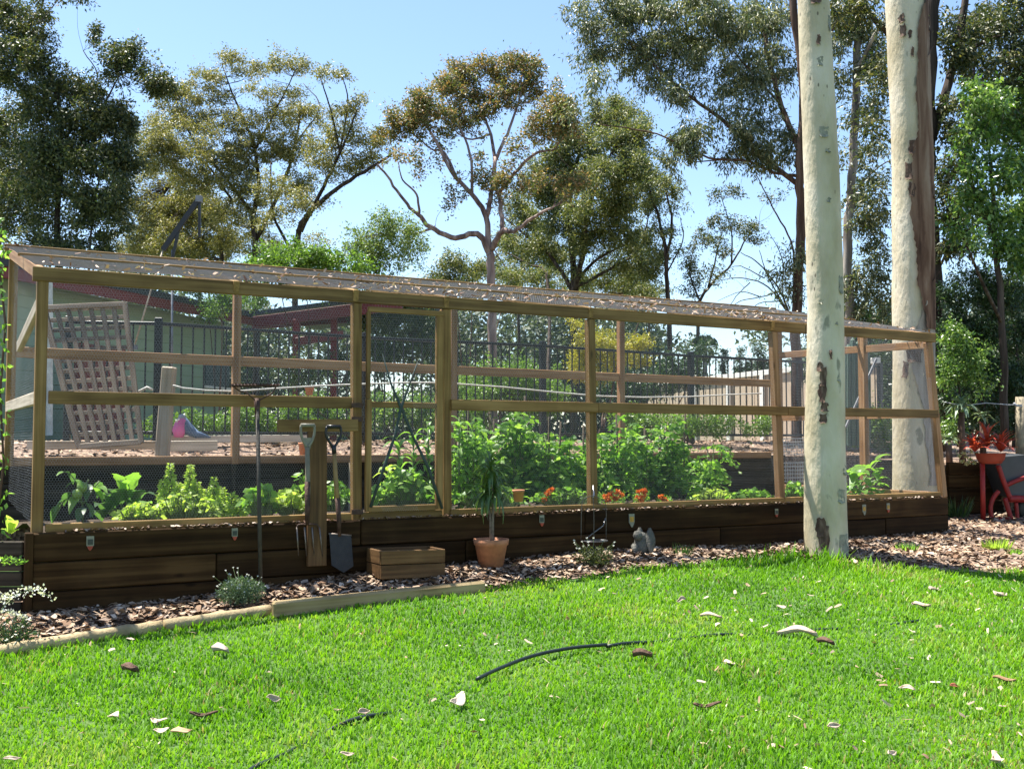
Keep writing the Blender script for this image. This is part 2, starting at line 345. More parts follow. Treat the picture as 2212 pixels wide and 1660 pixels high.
for k in range(5):
    z = .99 - .155 * k - .075
    timber('sleeper', (qa.x, qa.y, z), (qb.x, qb.y, z), .06, .150, (-.2, 1, 0), sleeper, rw2, bev=.008)
# terrace ground behind that wall
m = MB(); m.quad(Vector((qa.x - .1, qa.y + .05, -.2)), Vector((qb.x + 8, qb.y + 1.53, -.2)), Vector((qb.x + 8, qb.y + 1.5, .96)), Vector((qa.x - .1, qa.y + .02, .96))); m.quad(Vector((qa.x - .1, qa.y + .02, .96)), Vector((qb.x + 8, qb.y + 1.5, .96)), Vector((qb.x + 8, 26, 1.24)), Vector((qa.x - 1, 26, 1.24)))
tag(m.build('terrace_ground', mulchmat), kind='structure')
m = MB(); p = at(2160, 1132, 12.0); m.prism([(p.x - .25, p.y, gz(p.x, p.y) + .05), (p.x + 4, p.y + .3, gz(p.x, p.y) + .05), (p.x + 4, p.y + .75, gz(p.x, p.y) + .05), (p.x - .1, p.y + .55, gz(p.x, p.y) + .05)], (0, 0, -.1))
tag(m.build('path', plain('concrete', (.42, .40, .36), .85, 0, .15, 6, .3)), kind='structure')
# ---------------------------------------------------------------- enclosure
enc = thing('garden_enclosure', 'long pine framed vegetable enclosure covered in wire netting with a sloping roof', 'garden enclosure', E(FLEN / 2, DEP / 2, .6))
PW = .07
def post(px0, px1, z0, z1, s, mat=pine, w=PW, name='post'):
    """px0 at top, px1 at bottom: middle of the front face"""
    a = E(ft(px1, s), s, z0); b_ = E(ft(px0, s), s, z1)
    return timber(name, a, b_, PW, w, FN, mat, enc)
S1 = PW / 2
# front
post(84, 84, SILL, BEAM - .02, S1)
post(767, 770, SILL, BEAM - .1, S1)
post(961, 964, SILL, BEAM - .1, S1)
post(1275, 1279, SILL, BEAM - .1, S1)
post(1672, 1684, SILL, BEAM - .1, S1, pine_red)
post(1792, 1797, SILL, BEAM - .1, S1, pine_red)
post(2008, 2034, SILL, BEAM - .1, S1, pine_red)
tD0, tD1 = ft(783), ft(946)
TE = ft(2018)
bj = [0 - .06, ft(1275), TE + .05]
for a, b_ in zip(bj, bj[1:]): timber('beam', E(a, .012, BEAM - .05), E(b_, .012, BEAM - .05), .045, .096, FN, pine, enc)
for a, b_ in ((.05, ft(758)), (ft(972), ft(1290)), (ft(1290), ft(1700)), (ft(1700), TE + .05)): timber('rail', E(a + .002, -.006, MID), E(b_, -.006, MID), .04, .086, FN, pine, enc)
for a, b_ in ((.05, ft(758)), (tD0 - .02, tD1 + .03), (ft(972), ft(1690)), (ft(1690), TE + .06)): timber('sill', E(a + .002, .0, SILL + .03), E(b_, .0, SILL + .03), .05, .056, FN, pine, enc)
# rear wall of the enclosure, standing on the rear sleeper wall
for px, mt in ((20, pine), (508, pine_red), (978, pine_red), (1342, pine_red), (1684, pine_red)):
    post(px, px, RTOP - .05, RBEAM - .1, DEP - S1, mt)
zz = RBEAM - .06
timber('beam', E(-.06, DEP - .02, zz), E(TE + .02, DEP - .02, zz), .045, .09, FN, pine, enc)
timber('rail', E(.05, DEP - .03, 2.01), E(TE - .05, DEP - .03, 1.97), .045, .09, FN, pine_red, enc)
timber('rail', E(.05, DEP - .03, 1.07), E(TE - .05, DEP - .03, 1.07), .045, .075, FN, pine_red, enc)
# rafters and purlins
for i, t_ in enumerate((.0, ft(505), ft(765), ft(962), ft(1276), ft(1670), ft(1800), TE)):
    timber('rafter', E(t_, -.02 if 0 < t_ < TE - .1 else .035, BEAM - .052 + .004), E(t_, DEP + .25, RBEAM + .004), .045, .09, FD, pine_red if i in (0, 7) else pine, enc)
for f in (.45, .98):
    timber('purlin', E(-.06, DEP * f, BEAM + .012 + (RBEAM - BEAM) * f), E(TE + .05, DEP * f, BEAM + .012 + (RBEAM - BEAM) * f), .045, .022, FN, pine, enc)
# left and right ends
for t_, mt in ((.0, greyed), (TE, pine_red)):
    timber('rail', E(t_, PW, MID), E(t_, DEP - PW, MID + .0), .04, .085, FD, mt, enc)
    if t_ > 1: 
        timber('rail', E(t_, PW, 2.28), E(t_, DEP - PW, 2.32), .04, .08, FD, mt, enc)
        timber('rail', E(t_, PW, SILL + .03), E(t_, DEP - PW, SILL + .03), .04, .06, FD, mt, enc)
timber('brace', E(0, .05, 2.18), E(0, 1.5, 1.98), .04, .085, FD, greyed, enc)
a = E(TE, .95, SILL); timber('post', a, E(TE, .95, 2.58), PW, .09, FD, pine_red, enc)
# wire netting as real wire
def hexnet(name, O, U, V, poly, cell, wire, mat, parent, tall=False):
    """O origin, U,V unit vectors, poly = outline in (u,v), cell = hexagon width"""
    P = np.array(poly, float); mnu, mnv = P.min(0); mxu, mxv = P.max(0)
    s = cell / math.sqrt(3); nu = int((mxu - mnu) / cell) + 2; nv = int((mxv - mnv) / (1.5 * s)) + 2
    I, J = np.meshgrid(np.arange(nu), np.arange(nv), indexing='ij')
    cx = mnu + (I + .5 * (J % 2)) * cell; cy = mnv + J * 1.5 * s
    cx = cx.ravel(); cy = cy.ravel()
    pts = [(cx, cy + s), (cx + cell / 2, cy + s / 2), (cx + cell / 2, cy - s / 2), (cx, cy - s)]
    segs = [(pts[k], pts[k + 1]) for k in range(3)]
    x0 = np.concatenate([a[0] for a, b in segs]); y0 = np.concatenate([a[1] for a, b in segs])
    x1 = np.concatenate([b[0] for a, b in segs]); y1 = np.concatenate([b[1] for a, b in segs])
    mx = (x0 + x1) / 2; my = (y0 + y1) / 2; ins = np.zeros(len(mx), bool); n = len(P)
    for i in range(n):
        (ax, ay), (bx, by) = P[i], P[(i + 1) % n]
        c = ((ay > my) != (by > my)); 
        with np.errstate(divide='ignore', invalid='ignore'): xc = ax + (my - ay) * (bx - ax) / (by - ay)
        ins ^= c & (mx < xc)
    x0, y0, x1, y1 = x0[ins], y0[ins], x1[ins], y1[ins]
    k = len(x0); wob = .0025
    U = np.array(U); V = np.array(V); W = np.cross(U, V); O = np.array(O)
    h0 = wob * np.sin(x0 * 9 + y0 * 5) ; h1 = wob * np.sin(x1 * 9 + y1 * 5)
    p0 = O + x0[:, None] * U + y0[:, None] * V + h0[:, None] * W; p1 = O + x1[:, None] * U + y1[:, None] * V + h1[:, None] * W
    d = p1 - p0; d /= np.linalg.norm(d, axis=1)[:, None]; sd = np.cross(d, W) * wire / 2
    Vt = np.stack([p0 - sd, p0 + sd, p1 + sd, p1 - sd], 1).reshape(-1, 3); F = np.arange(4 * k).reshape(-1, 4)
    if tall:
        hw = W * wire / 2; V2 = np.stack([p0 - hw, p0 + hw, p1 + hw, p1 - hw], 1).reshape(-1, 3)
        Vt = np.concatenate([Vt, V2]); F = np.concatenate([F, F + 4 * k])
    return link(name, mesh_np(name, Vt, F, mat), parent)
zl, zh = SILL + .02, BEAM - .06
for a, b_ in ((.0, ft(767)), (ft(962), ft(1275)), (ft(1275), ft(1672)), (ft(1672), TE)):
    hexnet('wire_netting', E(0, .004, 0), FD, UP, [(a, zl), (b_, zl), (b_, zh), (a, zh)], .018, .00075, steel, enc)
hexnet('wire_netting', E(0, DEP - .075, 0), FD, UP, [(0, RTOP), (TE, RTOP), (TE, RBEAM), (0, RBEAM)], .034, .0009, steel, enc)
ru = (E(0, DEP + .2, RBEAM + (RBEAM - BEAM) * .08) - E(0, 0, BEAM)).normalized(); rl = math.hypot(DEP + .2, (RBEAM - BEAM) * 1.08)
hexnet('roof_netting', E(-.05, -.03, BEAM + .003), FD, ru, [(0, 0), (TE + .1, 0), (TE + .1, rl), (0, rl)], .024, .0016, plain('dull_wire', (.27, .25, .235), .7, .1, .2, 40, 0), enc, True)
for t_ in (.02, TE - .02):
    hexnet('wire_netting', E(t_, 0, 0), FN, UP, [(0, SILL), (DEP, SILL + .1), (DEP, RBEAM - .05), (0, BEAM - .05)], .022, .0013, steel, enc)
# door of the enclosure
door = link('door', None, enc, Matrix.Translation(E((tD0 + tD1) / 2, .02, SILL)))
dz0, dz1 = SILL + .062, 2.235
def dpart(name, a, b_, w=.035, h=.055): return timber(name, a, b_, w, h, FN, pine, door)
tA, tB = tD0 + .045, tD1 - .005
dpart('stile', E(tA - .01, -.03, dz0), E(tA - .01, -.03, MID + .03), h=.045); dpart('stile', E(tB, -.03, dz0), E(tB, -.03, dz1), h=.06)
dpart('stile', E(tA - .015, -.03, MID + .033), E(tA - .015, -.03, dz1), h=.03)
dpart('door_rail', E(tA - .02, -.032, dz1 + .02), E(tB + .03, -.032, dz1 + .02), h=.04)
dpart('door_rail', E(tA, -.028, MID - .01), E(tB - .032, -.028, MID - .01), h=.045)
dpart('door_rail', E(tA, -.028, dz0 + .02), E(tB - .032, -.028, dz0 + .02), h=.045)
hexnet('door_netting', E(0, -.045, 0), FD, UP, [(tA, dz0), (tB, dz0), (tB, dz1), (tA, dz1)], .018, .00075, steel, door)
strap = plain('dark_green_strap', (.035, .055, .05), .7, 0, .3, 20, .2)
m = MB()
for pts in ([(826, 765), (845, 830), (866, 880), (893, 945), (925, 1010), (955, 1098)], [(905, 775), (884, 830), (866, 880), (853, 940), (832, 1000), (800, 1095)]):
    m.tube([front(*p, s=-.05) for p in pts], [.004, .008, .013, .011, .014, .012], 5)
m.build('cross_brace', strap, door, True)
m = MB(); 
for py in (875, 905, 1105): m.box(front(772, py, -.045), FD * .045, FN * .006, UP * .018)
m.build('hinge', rust, door)
# ---------------------------------------------------------------- leaves and trees
def unit(a): return a / np.maximum(np.linalg.norm(a, axis=1, keepdims=True), 1e-9)
def leaf_arrays(Cn, L, Wd, D, fold=.12, shape=.42):
    n = len(Cn); D = unit(D); r = R.normal(size=(n, 3)); S = unit(np.cross(D, r)); Nn = np.cross(S, D)
    L = np.broadcast_to(np.asarray(L, float), (n,))[:, None]; Wd = np.broadcast_to(np.asarray(Wd, float), (n,))[:, None]
    mid = Cn + D * L * shape; up = Nn * L * fold
    V = np.stack([Cn, mid + S * Wd / 2 + up, Cn + D * L, mid - S * Wd / 2 + up], 1).reshape(-1, 3)
    i = np.arange(n)[:, None] * 4
    F = np.concatenate([i + np.array([[0, 1, 2]]), i + np.array([[0, 2, 3]])], 1).reshape(-1, 3)
    # fold along the midrib keeps the two halves joined, one island per leaf
    return V, F
def leaf_obj(name, Cn, L, Wd, D, mat, parent, fold=.12, shape=.42, kind=None, label=None):
    V, F = leaf_arrays(np.asarray(Cn, float), L, Wd, np.asarray(D, float), fold, shape)
    o = link(name, mesh_np(name, V, F, mat), parent); tag(o, label, kind=kind); return o
def catmull(P, per=5, jit=0):
    P = [np.array(p, float) for p in P]; 
    if len(P) < 3: P = [P[0], (P[0] + P[-1]) / 2, P[-1]]
    Q = [2 * P[0] - P[1]] + P + [2 * P[-1] - P[-2]]; out = []
    for i in range(1, len(Q) - 2):
        for k in range(per):
            t = k / per
            out.append(.5 * (2 * Q[i] + (Q[i + 1] - Q[i - 1]) * t + (2 * Q[i - 1] - 5 * Q[i] + 4 * Q[i + 1] - Q[i + 2]) * t * t + (3 * Q[i] - Q[i - 1] - 3 * Q[i + 1] + Q[i + 2]) * t ** 3))
    out.append(P[-1])
    if jit:
        for o in out[1:-1]: o += R.normal(size=len(o)) * jit
    return out
def at_np(px, py, Y):
    u = (px - CX) / FPX; v = (CY - py) / FPX
    dx = u; dy = math.cos(TH) - v * math.sin(TH); dz = math.sin(TH) + v * math.cos(TH); k = Y / dy
    return np.stack([dx * k, Y + 0 * px, EYE.z + dz * k], -1)
def tree(name, label, cat, Y, limbs, clumps, lmat, bmat, lpx=5.5, asp=.36, dens=1.0, droop=.5, puff=22, group=None, twig=.9, twigs=True, base=None, spread=.6, flat_=.8, edge=.35):
    """limbs: (points in picture units, start radius, end radius); clumps: (cx, cy, rx, ry[, density])
    limbs and clumps get their own depth around Y, so the crown is as deep as it is wide"""
    sc_ = Y / FPX; nodes = []; mb = MB()
    for li, (pts, r0, r1) in enumerate(limbs):
        q = catmull(pts, 5, 0 if li == 0 and len(pts) < 3 else (r0 * .12 + .25)); d0 = 0; slope = R.uniform(-.7, .7)
        if nodes and li:
            a = np.array(nodes); j = np.argmin((a[:, 0] - q[0][0]) ** 2 + (a[:, 1] - q[0][1]) ** 2); d0 = a[j, 2]
        else: slope = 0
        dep = d0; P3 = []; 
        for i, p in enumerate(q):
            if i: dep += slope * math.hypot(*(p - q[i - 1])) * sc_
            nodes.append((p[0], p[1], dep, r0 + (r1 - r0) * i / (len(q) - 1))); P3.append(at_np(p[0], p[1], Y + dep))
        mb.tube(P3, [(r0 + (r1 - r0) * i / (len(q) - 1)) * sc_ for i in range(len(q))], 9 if r0 > 4 else 6)
    a = np.array(nodes) if nodes else np.array([[clumps[0][0], clumps[0][1] + clumps[0][3], 0, 1.]])
    Cs = []; Ds = []; Ls = []
    for cl in clumps:
        cx, cy, rx, ry = cl[:4]; k = cl[4] if len(cl) > 4 else 1
        j = np.argmin((a[:, 0] - cx) ** 2 + (a[:, 1] - cy) ** 2); cd = a[j, 2] + R.uniform(-.5, .5) * rx * sc_
        npf = max(4, int(1.8 * k * rx * ry / (puff * puff * .5)))
        u = R.normal(size=(npf, 3)); u = unit(u) * (R.uniform(0, 1, (npf, 1)) ** edge)
        px = cx + u[:, 0] * rx; py = cy - u[:, 1] * ry; dp = cd + u[:, 2] * rx * sc_ * .9
        for i in range(npf):
            pr = puff * R.uniform(.6, 1.25); la = lpx * lpx * asp * .5
            n = int(1.5 * dens * k * 1.5 * math.pi * pr * pr * flat_ / la * .62)
            g = R.normal(size=(n, 3)) * np.array([pr, pr, pr * flat_]) * spread * sc_ * R.uniform(.55, 1.4, 3)[None]
            tl_ = R.normal() * .45; g[:, 2] += tl_ * g[:, 0]
            # hollow below: leaves sit on the upper shell of each puff
            c = at_np(px[i], py[i], Y + dp[i]) + g
            d = R.normal(size=(n, 3)) + np.array([0, 0, -droop * 1.6]) + unit(g) * .8
            Cs.append(c); Ds.append(d); Ls.append(1.24 * lpx * sc_ * R.uniform(.6, 1.35, n))
            if twigs and i % 2 == 0:
                jj = np.argmin((a[:, 0] - px[i]) ** 2 + (a[:, 1] - py[i]) ** 2 + ((a[:, 2] - dp[i]) / sc_) ** 2 * .3 + np.where(a[:, 1] < py[i], 900, 0))
                A_ = at_np(a[jj, 0], a[jj, 1], Y + a[jj, 2]); B_ = at_np(px[i], py[i], Y + dp[i]); M_ = (A_ + B_) / 2 + R.normal(size=3) * .08 * np.linalg.norm(B_ - A_) + np.array([0, 0, -.06 * np.linalg.norm(B_ - A_)])
                rr = min(.62 * twig * (1 + np.linalg.norm(B_ - A_) / sc_ / 160), a[jj, 3] * .5, 1.3) * sc_
                mb.tube(catmull([A_, M_, B_], 3), np.linspace(rr, rr * .35, 7), 4, False)
    p0 = limbs[0][0][0] if limbs else (clumps[0][0], clumps[0][1] + clumps[0][3])
    root = thing(name, label, cat, base if base is not None else at(p0[0], p0[1], Y), group)
    if mb.v: mb.build('trunk', bmat, root, True)
    Cs = np.concatenate(Cs); Ds = np.concatenate(Ds); Ls = np.concatenate(Ls)
    leaf_obj('crown', Cs, Ls, Ls * asp * R.uniform(.8, 1.2, len(Ls)), Ds, lmat, root, .06)
    return root
L_dark = island('leaf_dark_olive', [(.016, .030, .014), (.04, .062, .020), (.09, .105, .03), (.19, .17, .06)], 0.5, .25, 1.5)
L_olive = island('leaf_olive_gold', [(.08, .10, .035), (.16, .165, .052), (.26, .235, .08), (.36, .30, .12)], .5, .28, 1.4)
L_mid = island('leaf_mid_olive', [(.035, .06, .026), (.09, .12, .038), (.17, .185, .056), (.27, .25, .09)], 0.5, .28, 1.5)
L_orange = island('leaf_bronze', [(.055, .09, .03), (.115, .14, .042), (.22, .175, .065), (.40, .22, .11)], 0.5, .28, 1.4)
L_grey = island('leaf_grey_green', [(.03, .055, .03), (.08, .11, .05), (.15, .165, .075), (.32, .31, .18)], 0.42, .25, 1.5, 0.45)
L_bright = island('leaf_bright_green', [(.06, .12, .02), (.11, .20, .03), (.17, .27, .05)], .4, .4, 1.4)
L_gloss = island('leaf_glossy', [(.028, .065, .016), (.065, .14, .03), (.13, .22, .045), (.24, .32, .10)], 0.34, .32, 1.7, 0.5)
L_deep = island('leaf_deep_green', [(.012, .032, .014), (.028, .06, .02), (.06, .105, .034)], .35, .25, 1.6)
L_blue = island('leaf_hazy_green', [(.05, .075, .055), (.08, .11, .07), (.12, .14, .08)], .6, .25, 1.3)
L_gold = island('leaf_golden', [(.26, .25, .03), (.38, .33, .04), (.20, .22, .03)], .45, .4, 1.3)
B_dark = stretched_bark('bark_dark', [(.02, .014, .011), (.055, .04, .032), (.10, .08, .065)])
B_brown = stretched_bark('bark_brown', [(.045, .026, .018), (.10, .06, .042), (.17, .115, .085)])
B_pink = stretched_bark('bark_pinkish', [(.10, .065, .055), (.22, .15, .13), (.36, .27, .23)], 9, 1.6, .5)
B_greyb = stretched_bark('bark_grey', [(.10, .085, .075), (.24, .21, .18), (.40, .36, .31)], 8, 1.4, .5)
# dark dense tree on the left
tree('gum_tree', 'tall dense dark green tree at the far left of the tree line', 'tree', 21,
     [([(126, 960), (128, 700), (126, 480), (133, 330), (120, 190), (60, 60)], 9, 3), ([(126, 430), (60, 330), (-40, 290)], 5, 2), ([(128, 380), (200, 270), (260, 160)], 4, 1.5), ([(-60, 300), (20, 318), (80, 372)], 5, 5), ([(180, 960), (186, 700), (196, 520), (215, 380)], 4, 1.5), ([(130, 320), (210, 180), (180, 110)], 2, 1)],
     [(40, 40, 75, 60), (20, 130, 70, 70), (95, 120, 40, 50, .7), (130, -10, 50, 25, .8), (205, 75, 16, 22), (262, 120, 42, 36), (283, 100, 20, 25), (245, 155, 20, 28), (120, 210, 90, 55), (200, 235, 70, 50), (40, 250, 70, 50, .9), (250, 270, 50, 45), (110, 300, 80, 60), (190, 330, 75, 60), (30, 350, 70, 60), (265, 340, 45, 50), (90, 395, 90, 50), (210, 410, 80, 50), (20, 450, 70, 60), (110, 470, 60, 40, .7), (220, 480, 70, 45), (60, 540, 80, 40), (180, 545, 80, 40, .8), (350, 190, 40, 22), (310, 150, 28, 18, .6), (345, 180, 26, 18), (20, 600, 60, 60), (60, 690, 80, 60)],
     L_dark, B_dark, 6.2, .42, 1.25, .3, 20)
# broad umbrella crowned gum
tree('gum_tree', 'broad many stemmed gum with flat olive gold crown behind the roof', 'tree', 30,
     [([(550, 960), (552, 620), (548, 470), (560, 390), (545, 300)], 8, 3), ([(640, 960), (640, 560), (660, 470), (740, 400), (812, 355), (850, 330)], 7, 2), ([(650, 500), (700, 400), (735, 330), (770, 240)], 4.5, 1.5), ([(548, 470), (500, 400), (430, 320), (395, 260)], 4.5, 1.5), ([(552, 520), (610, 400), (640, 300), (650, 220)], 5, 1.5), ([(545, 300), (505, 210), (480, 140)], 3, 1), ([(548, 330), (600, 230), (640, 150)], 3, 1), ([(735, 330), (715, 240), (690, 160)], 2.5, 1), ([(735, 320), (752, 220), (738, 160)], 2.2, .8), ([(640, 310), (690, 230), (655, 180)], 2.2, .8), ([(470, 960), (480, 560), (440, 470), (370, 400)], 5, 2), ([(640, 560), (590, 460), (585, 350)], 4, 1.5), ([(500, 430), (440, 350), (350, 300)], 3, 1)],
     [(490, 125, 40, 17), (545, 150, 45, 20), (600, 135, 35, 18), (640, 140, 30, 16), (445, 165, 40, 22), (700, 150, 18, 12), (738, 155, 22, 13), (410, 200, 45, 28), (470, 205, 40, 22, .8), (560, 200, 40, 22, .8), (630, 200, 35, 20, .8), (360, 210, 30, 25), (370, 260, 60, 32), (440, 275, 60, 30), (520, 260, 55, 26), (590, 255, 50, 28), (650, 250, 40, 28), (700, 245, 35, 22, .8), (750, 240, 30, 24, .8), (780, 215, 22, 16, .6), (330, 300, 50, 35), (400, 330, 65, 34), (480, 330, 60, 34), (560, 325, 50, 32), (630, 320, 50, 34), (700, 300, 40, 28, .8), (745, 285, 38, 26, .8), (350, 380, 60, 36), (430, 390, 60, 36), (510, 390, 55, 36, .9), (590, 400, 45, 34, .8), (650, 390, 45, 34, .9), (790, 300, 40, 24, .9), (780, 350, 45, 26, 1), (720, 370, 36, 24, .8), (330, 450, 50, 36), (400, 460, 60, 40), (480, 460, 50, 40, .8), (600, 470, 45, 36, .6), (380, 530, 80, 36), (290, 520, 60, 40), (480, 530, 60, 36, .8), (690, 430, 30, 22, .5), (430, 230, 60, 26, .7), (330, 340, 50, 36), (530, 300, 60, 26, .8), (440, 430, 70, 40), (540, 440, 60, 40, .8), (640, 440, 50, 34, .8), (360, 490, 70, 40), (560, 520, 50, 34, .7), (440, 510, 60, 34), (700, 340, 50, 34, .8), (600, 300, 50, 30, .8), (270, 430, 50, 40), (520, 360, 60, 36, .8), (740, 250, 40, 24, .6)],
     L_olive, B_dark, 4.4, .40, .92, .3, 14, flat_=.62)
# angophora in the middle
tree('angophora_tree', 'twisted pink limbed tree with bronze tipped crown in the middle', 'tree', 22,
     [([(1064, 960), (1064, 700), (1060, 570), (1058, 545)], 10, 9), ([(1058, 548), (1030, 505), (985, 515), (930, 490), (905, 465), (885, 450), (850, 400), (815, 355)], 7.5, 2), ([(1058, 548), (1050, 470), (1020, 420), (975, 370), (940, 300), (905, 250)], 7, 2), ([(1060, 540), (1085, 500), (1110, 500), (1160, 465), (1195, 448)], 7, 2), ([(1050, 470), (1060, 420), (1068, 350), (1060, 290), (1040, 240), (1020, 180)], 6, 1.6), ([(1085, 500), (1080, 430), (1070, 400), (1068, 340)], 5, 4), ([(1068, 350), (1095, 290), (1120, 220), (1130, 150)], 4.5, 1.2), ([(1075, 420), (1120, 365), (1160, 330), (1200, 320), (1230, 270)], 4.5, 1.2), ([(985, 380), (960, 330), (930, 320), (880, 280)], 3.5, 1.2), ([(905, 465), (900, 420), (870, 390), (860, 350)], 3, 1), ([(940, 490), (895, 505), (870, 500), (835, 490)], 3, 1), ([(1020, 420), (1015, 330), (985, 260), (960, 200)], 3.5, 1.2), ([(1060, 290), (1010, 300), (960, 260)], 2.8, 1)],
     [(1010, 150, 40, 28), (1055, 140, 30, 22), (1100, 140, 40, 26), (1145, 150, 34, 26), (1060, 175, 40, 24, .7), (960, 190, 40, 26), (1000, 205, 45, 28), (1090, 190, 38, 26), (1150, 190, 28, 22), (905, 215, 35, 26), (870, 250, 40, 28), (930, 245, 45, 28), (985, 250, 40, 26), (1045, 235, 40, 26), (1100, 230, 30, 22, .7), (845, 290, 35, 26, .9), (895, 280, 30, 22, .8), (940, 330, 25, 30, .6), (1190, 245, 45, 34), (1225, 230, 30, 26), (1165, 285, 34, 26, .9), (1235, 285, 36, 26), (1205, 195, 24, 20, .7), (1020, 290, 26, 18, .5), (900, 350, 16, 30, .7), (850, 345, 30, 20, .5), (990, 400, 26, 24, .5), (1050, 390, 34, 26, .8), (1100, 380, 36, 30, .9), (1060, 430, 32, 20, .5), (985, 440, 30, 22, .5), (1030, 340, 24, 20, .5), (960, 290, 30, 22, .7), (1130, 320, 30, 24, .7), (1160, 400, 30, 24, .6), (1222, 405, 34, 24, .8), (1250, 380, 30, 22, .7)],
     L_orange, B_pink, 5.6, .45, 1.2, .1, 16)
# olive trees right behind it
tree('gum_tree', 'dense olive gum with dark forked trunk right of the twisted tree', 'tree', 30,
     [([(1240, 960), (1240, 640), (1236, 540), (1230, 440), (1250, 330), (1290, 250)], 9, 2), ([(1240, 640), (1260, 540), (1275, 440), (1320, 330)], 7, 2), ([(1238, 630), (1195, 560), (1150, 520), (1090, 470)], 5, 1.5), ([(1242, 610), (1290, 560), (1350, 530)], 4.5, 1.5), ([(1244, 620), (1320, 580), (1380, 540), (1400, 470)], 4, 1.5), ([(1180, 960), (1185, 620), (1140, 570), (1080, 540)], 5, 1.5)],
     [(1310, 225, 36, 18), (1350, 250, 50, 30), (1290, 265, 40, 28), (1380, 290, 32, 30), (1330, 300, 55, 32), (1270, 320, 50, 32), (1210, 340, 45, 32, .9), (1370, 350, 45, 34), (1310, 370, 60, 36), (1240, 390, 55, 36), (1180, 420, 45, 34), (1340, 430, 55, 34), (1390, 400, 34, 28), (1280, 450, 60, 36), (1210, 470, 50, 34), (1140, 470, 40, 28, .8), (1340, 500, 50, 34), (1270, 520, 50, 32), (1180, 540, 55, 30, .9), (1110, 520, 45, 28, .7), (1390, 520, 45, 34), (1185, 355, 44, 30), (1150, 400, 40, 30, .9), (1215, 300, 40, 26, .9), (1110, 440, 36, 26, .7), (1420, 450, 40, 30, .8), (1430, 560, 36, 30, .8), (1330, 560, 50, 26, .9), (1130, 590, 60, 24, .8), (1250, 595, 40, 18, .6), (1380, 580, 45, 24, .9)],
     L_mid, B_dark, 4.8, .40, 1.25, .4, 17)
tree('gum_tree', 'slim gum with thin crown of dark foliage above a tall bare trunk', 'tree', 27,
     [([(1452, 960), (1446, 720), (1440, 610), (1438, 540), (1420, 460), (1400, 400)], 6.5, 2), ([(1440, 600), (1432, 520), (1410, 480)], 3.5, 1), ([(1439, 560), (1452, 480), (1440, 420), (1450, 390)], 3.5, 1), ([(1440, 590), (1475, 520), (1470, 470)], 1.8, .7)],
     [(1400, 390, 40, 22), (1440, 400, 36, 22), (1460, 440, 22, 24, .8), (1400, 430, 30, 20, .7), (1440, 500, 22, 22, .7), (1462, 540, 16, 24, .5), (1410, 560, 24, 22, .6)],
     L_mid, B_dark, 4.8, .4, 1.0, .4, 14)
tree('small_tree', 'small wispy tree with dark blue green tufts over the right of the roof', 'tree', 30,
     [([(1508, 960), (1508, 690), (1515, 645), (1540, 610), (1580, 570), (1610, 520), (1640, 480)], 4.5, 1), ([(1530, 620), (1545, 560), (1560, 500)], 2.5, .8), ([(1512, 650), (1490, 590), (1500, 530)], 2.2, .8), ([(1580, 570), (1580, 500), (1560, 430)], 2, .7)],
     [(1580, 410, 26, 14, .8), (1545, 425, 20, 12, .7), (1560, 480, 34, 16, .9), (1610, 490, 36, 16, .8), (1520, 520, 36, 24, .7), (1560, 530, 36, 22, .7), (1640, 510, 30, 16, .6), (1500, 570, 30, 30, .7), (1545, 590, 30, 26, .6), (1495, 620, 22, 26, .8), (1670, 430, 26, 18, .5)],
     L_dark, B_dark, 4.6, .42, .9, .3, 13)
tree('bare_tree', 'nearly leafless tree of fine arching twigs beside the pale trunk', 'tree', 32,
     [([(1720, 960), (1718, 760), (1705, 680), (1680, 620), (1640, 570), (1600, 545)], 3.5, .8), ([(1705, 680), (1660, 620), (1600, 600), (1560, 605)], 2, .6), ([(1700, 670), (1660, 600), (1640, 540)], 2, .6), ([(1680, 630), (1650, 640), (1600, 650), (1570, 670)], 1.6, .5), ([(1690, 640), (1690, 560), (1660, 500)], 1.6, .5), ([(1650, 600), (1600, 575), (1570, 580)], 1.3, .5), ([(1690, 650), (1640, 655), (1610, 690)], 1.3, .5), ([(1640, 640), (1600, 630), (1550, 650)], 1.2, .4), ([(1620, 610), (1590, 640), (1560, 690)], 1.2, .4)],
     [(1620, 600, 40, 20, .12), (1660, 650, 40, 20, .12)], L_bright, B_dark, 4, .4, .5, .3, 14)
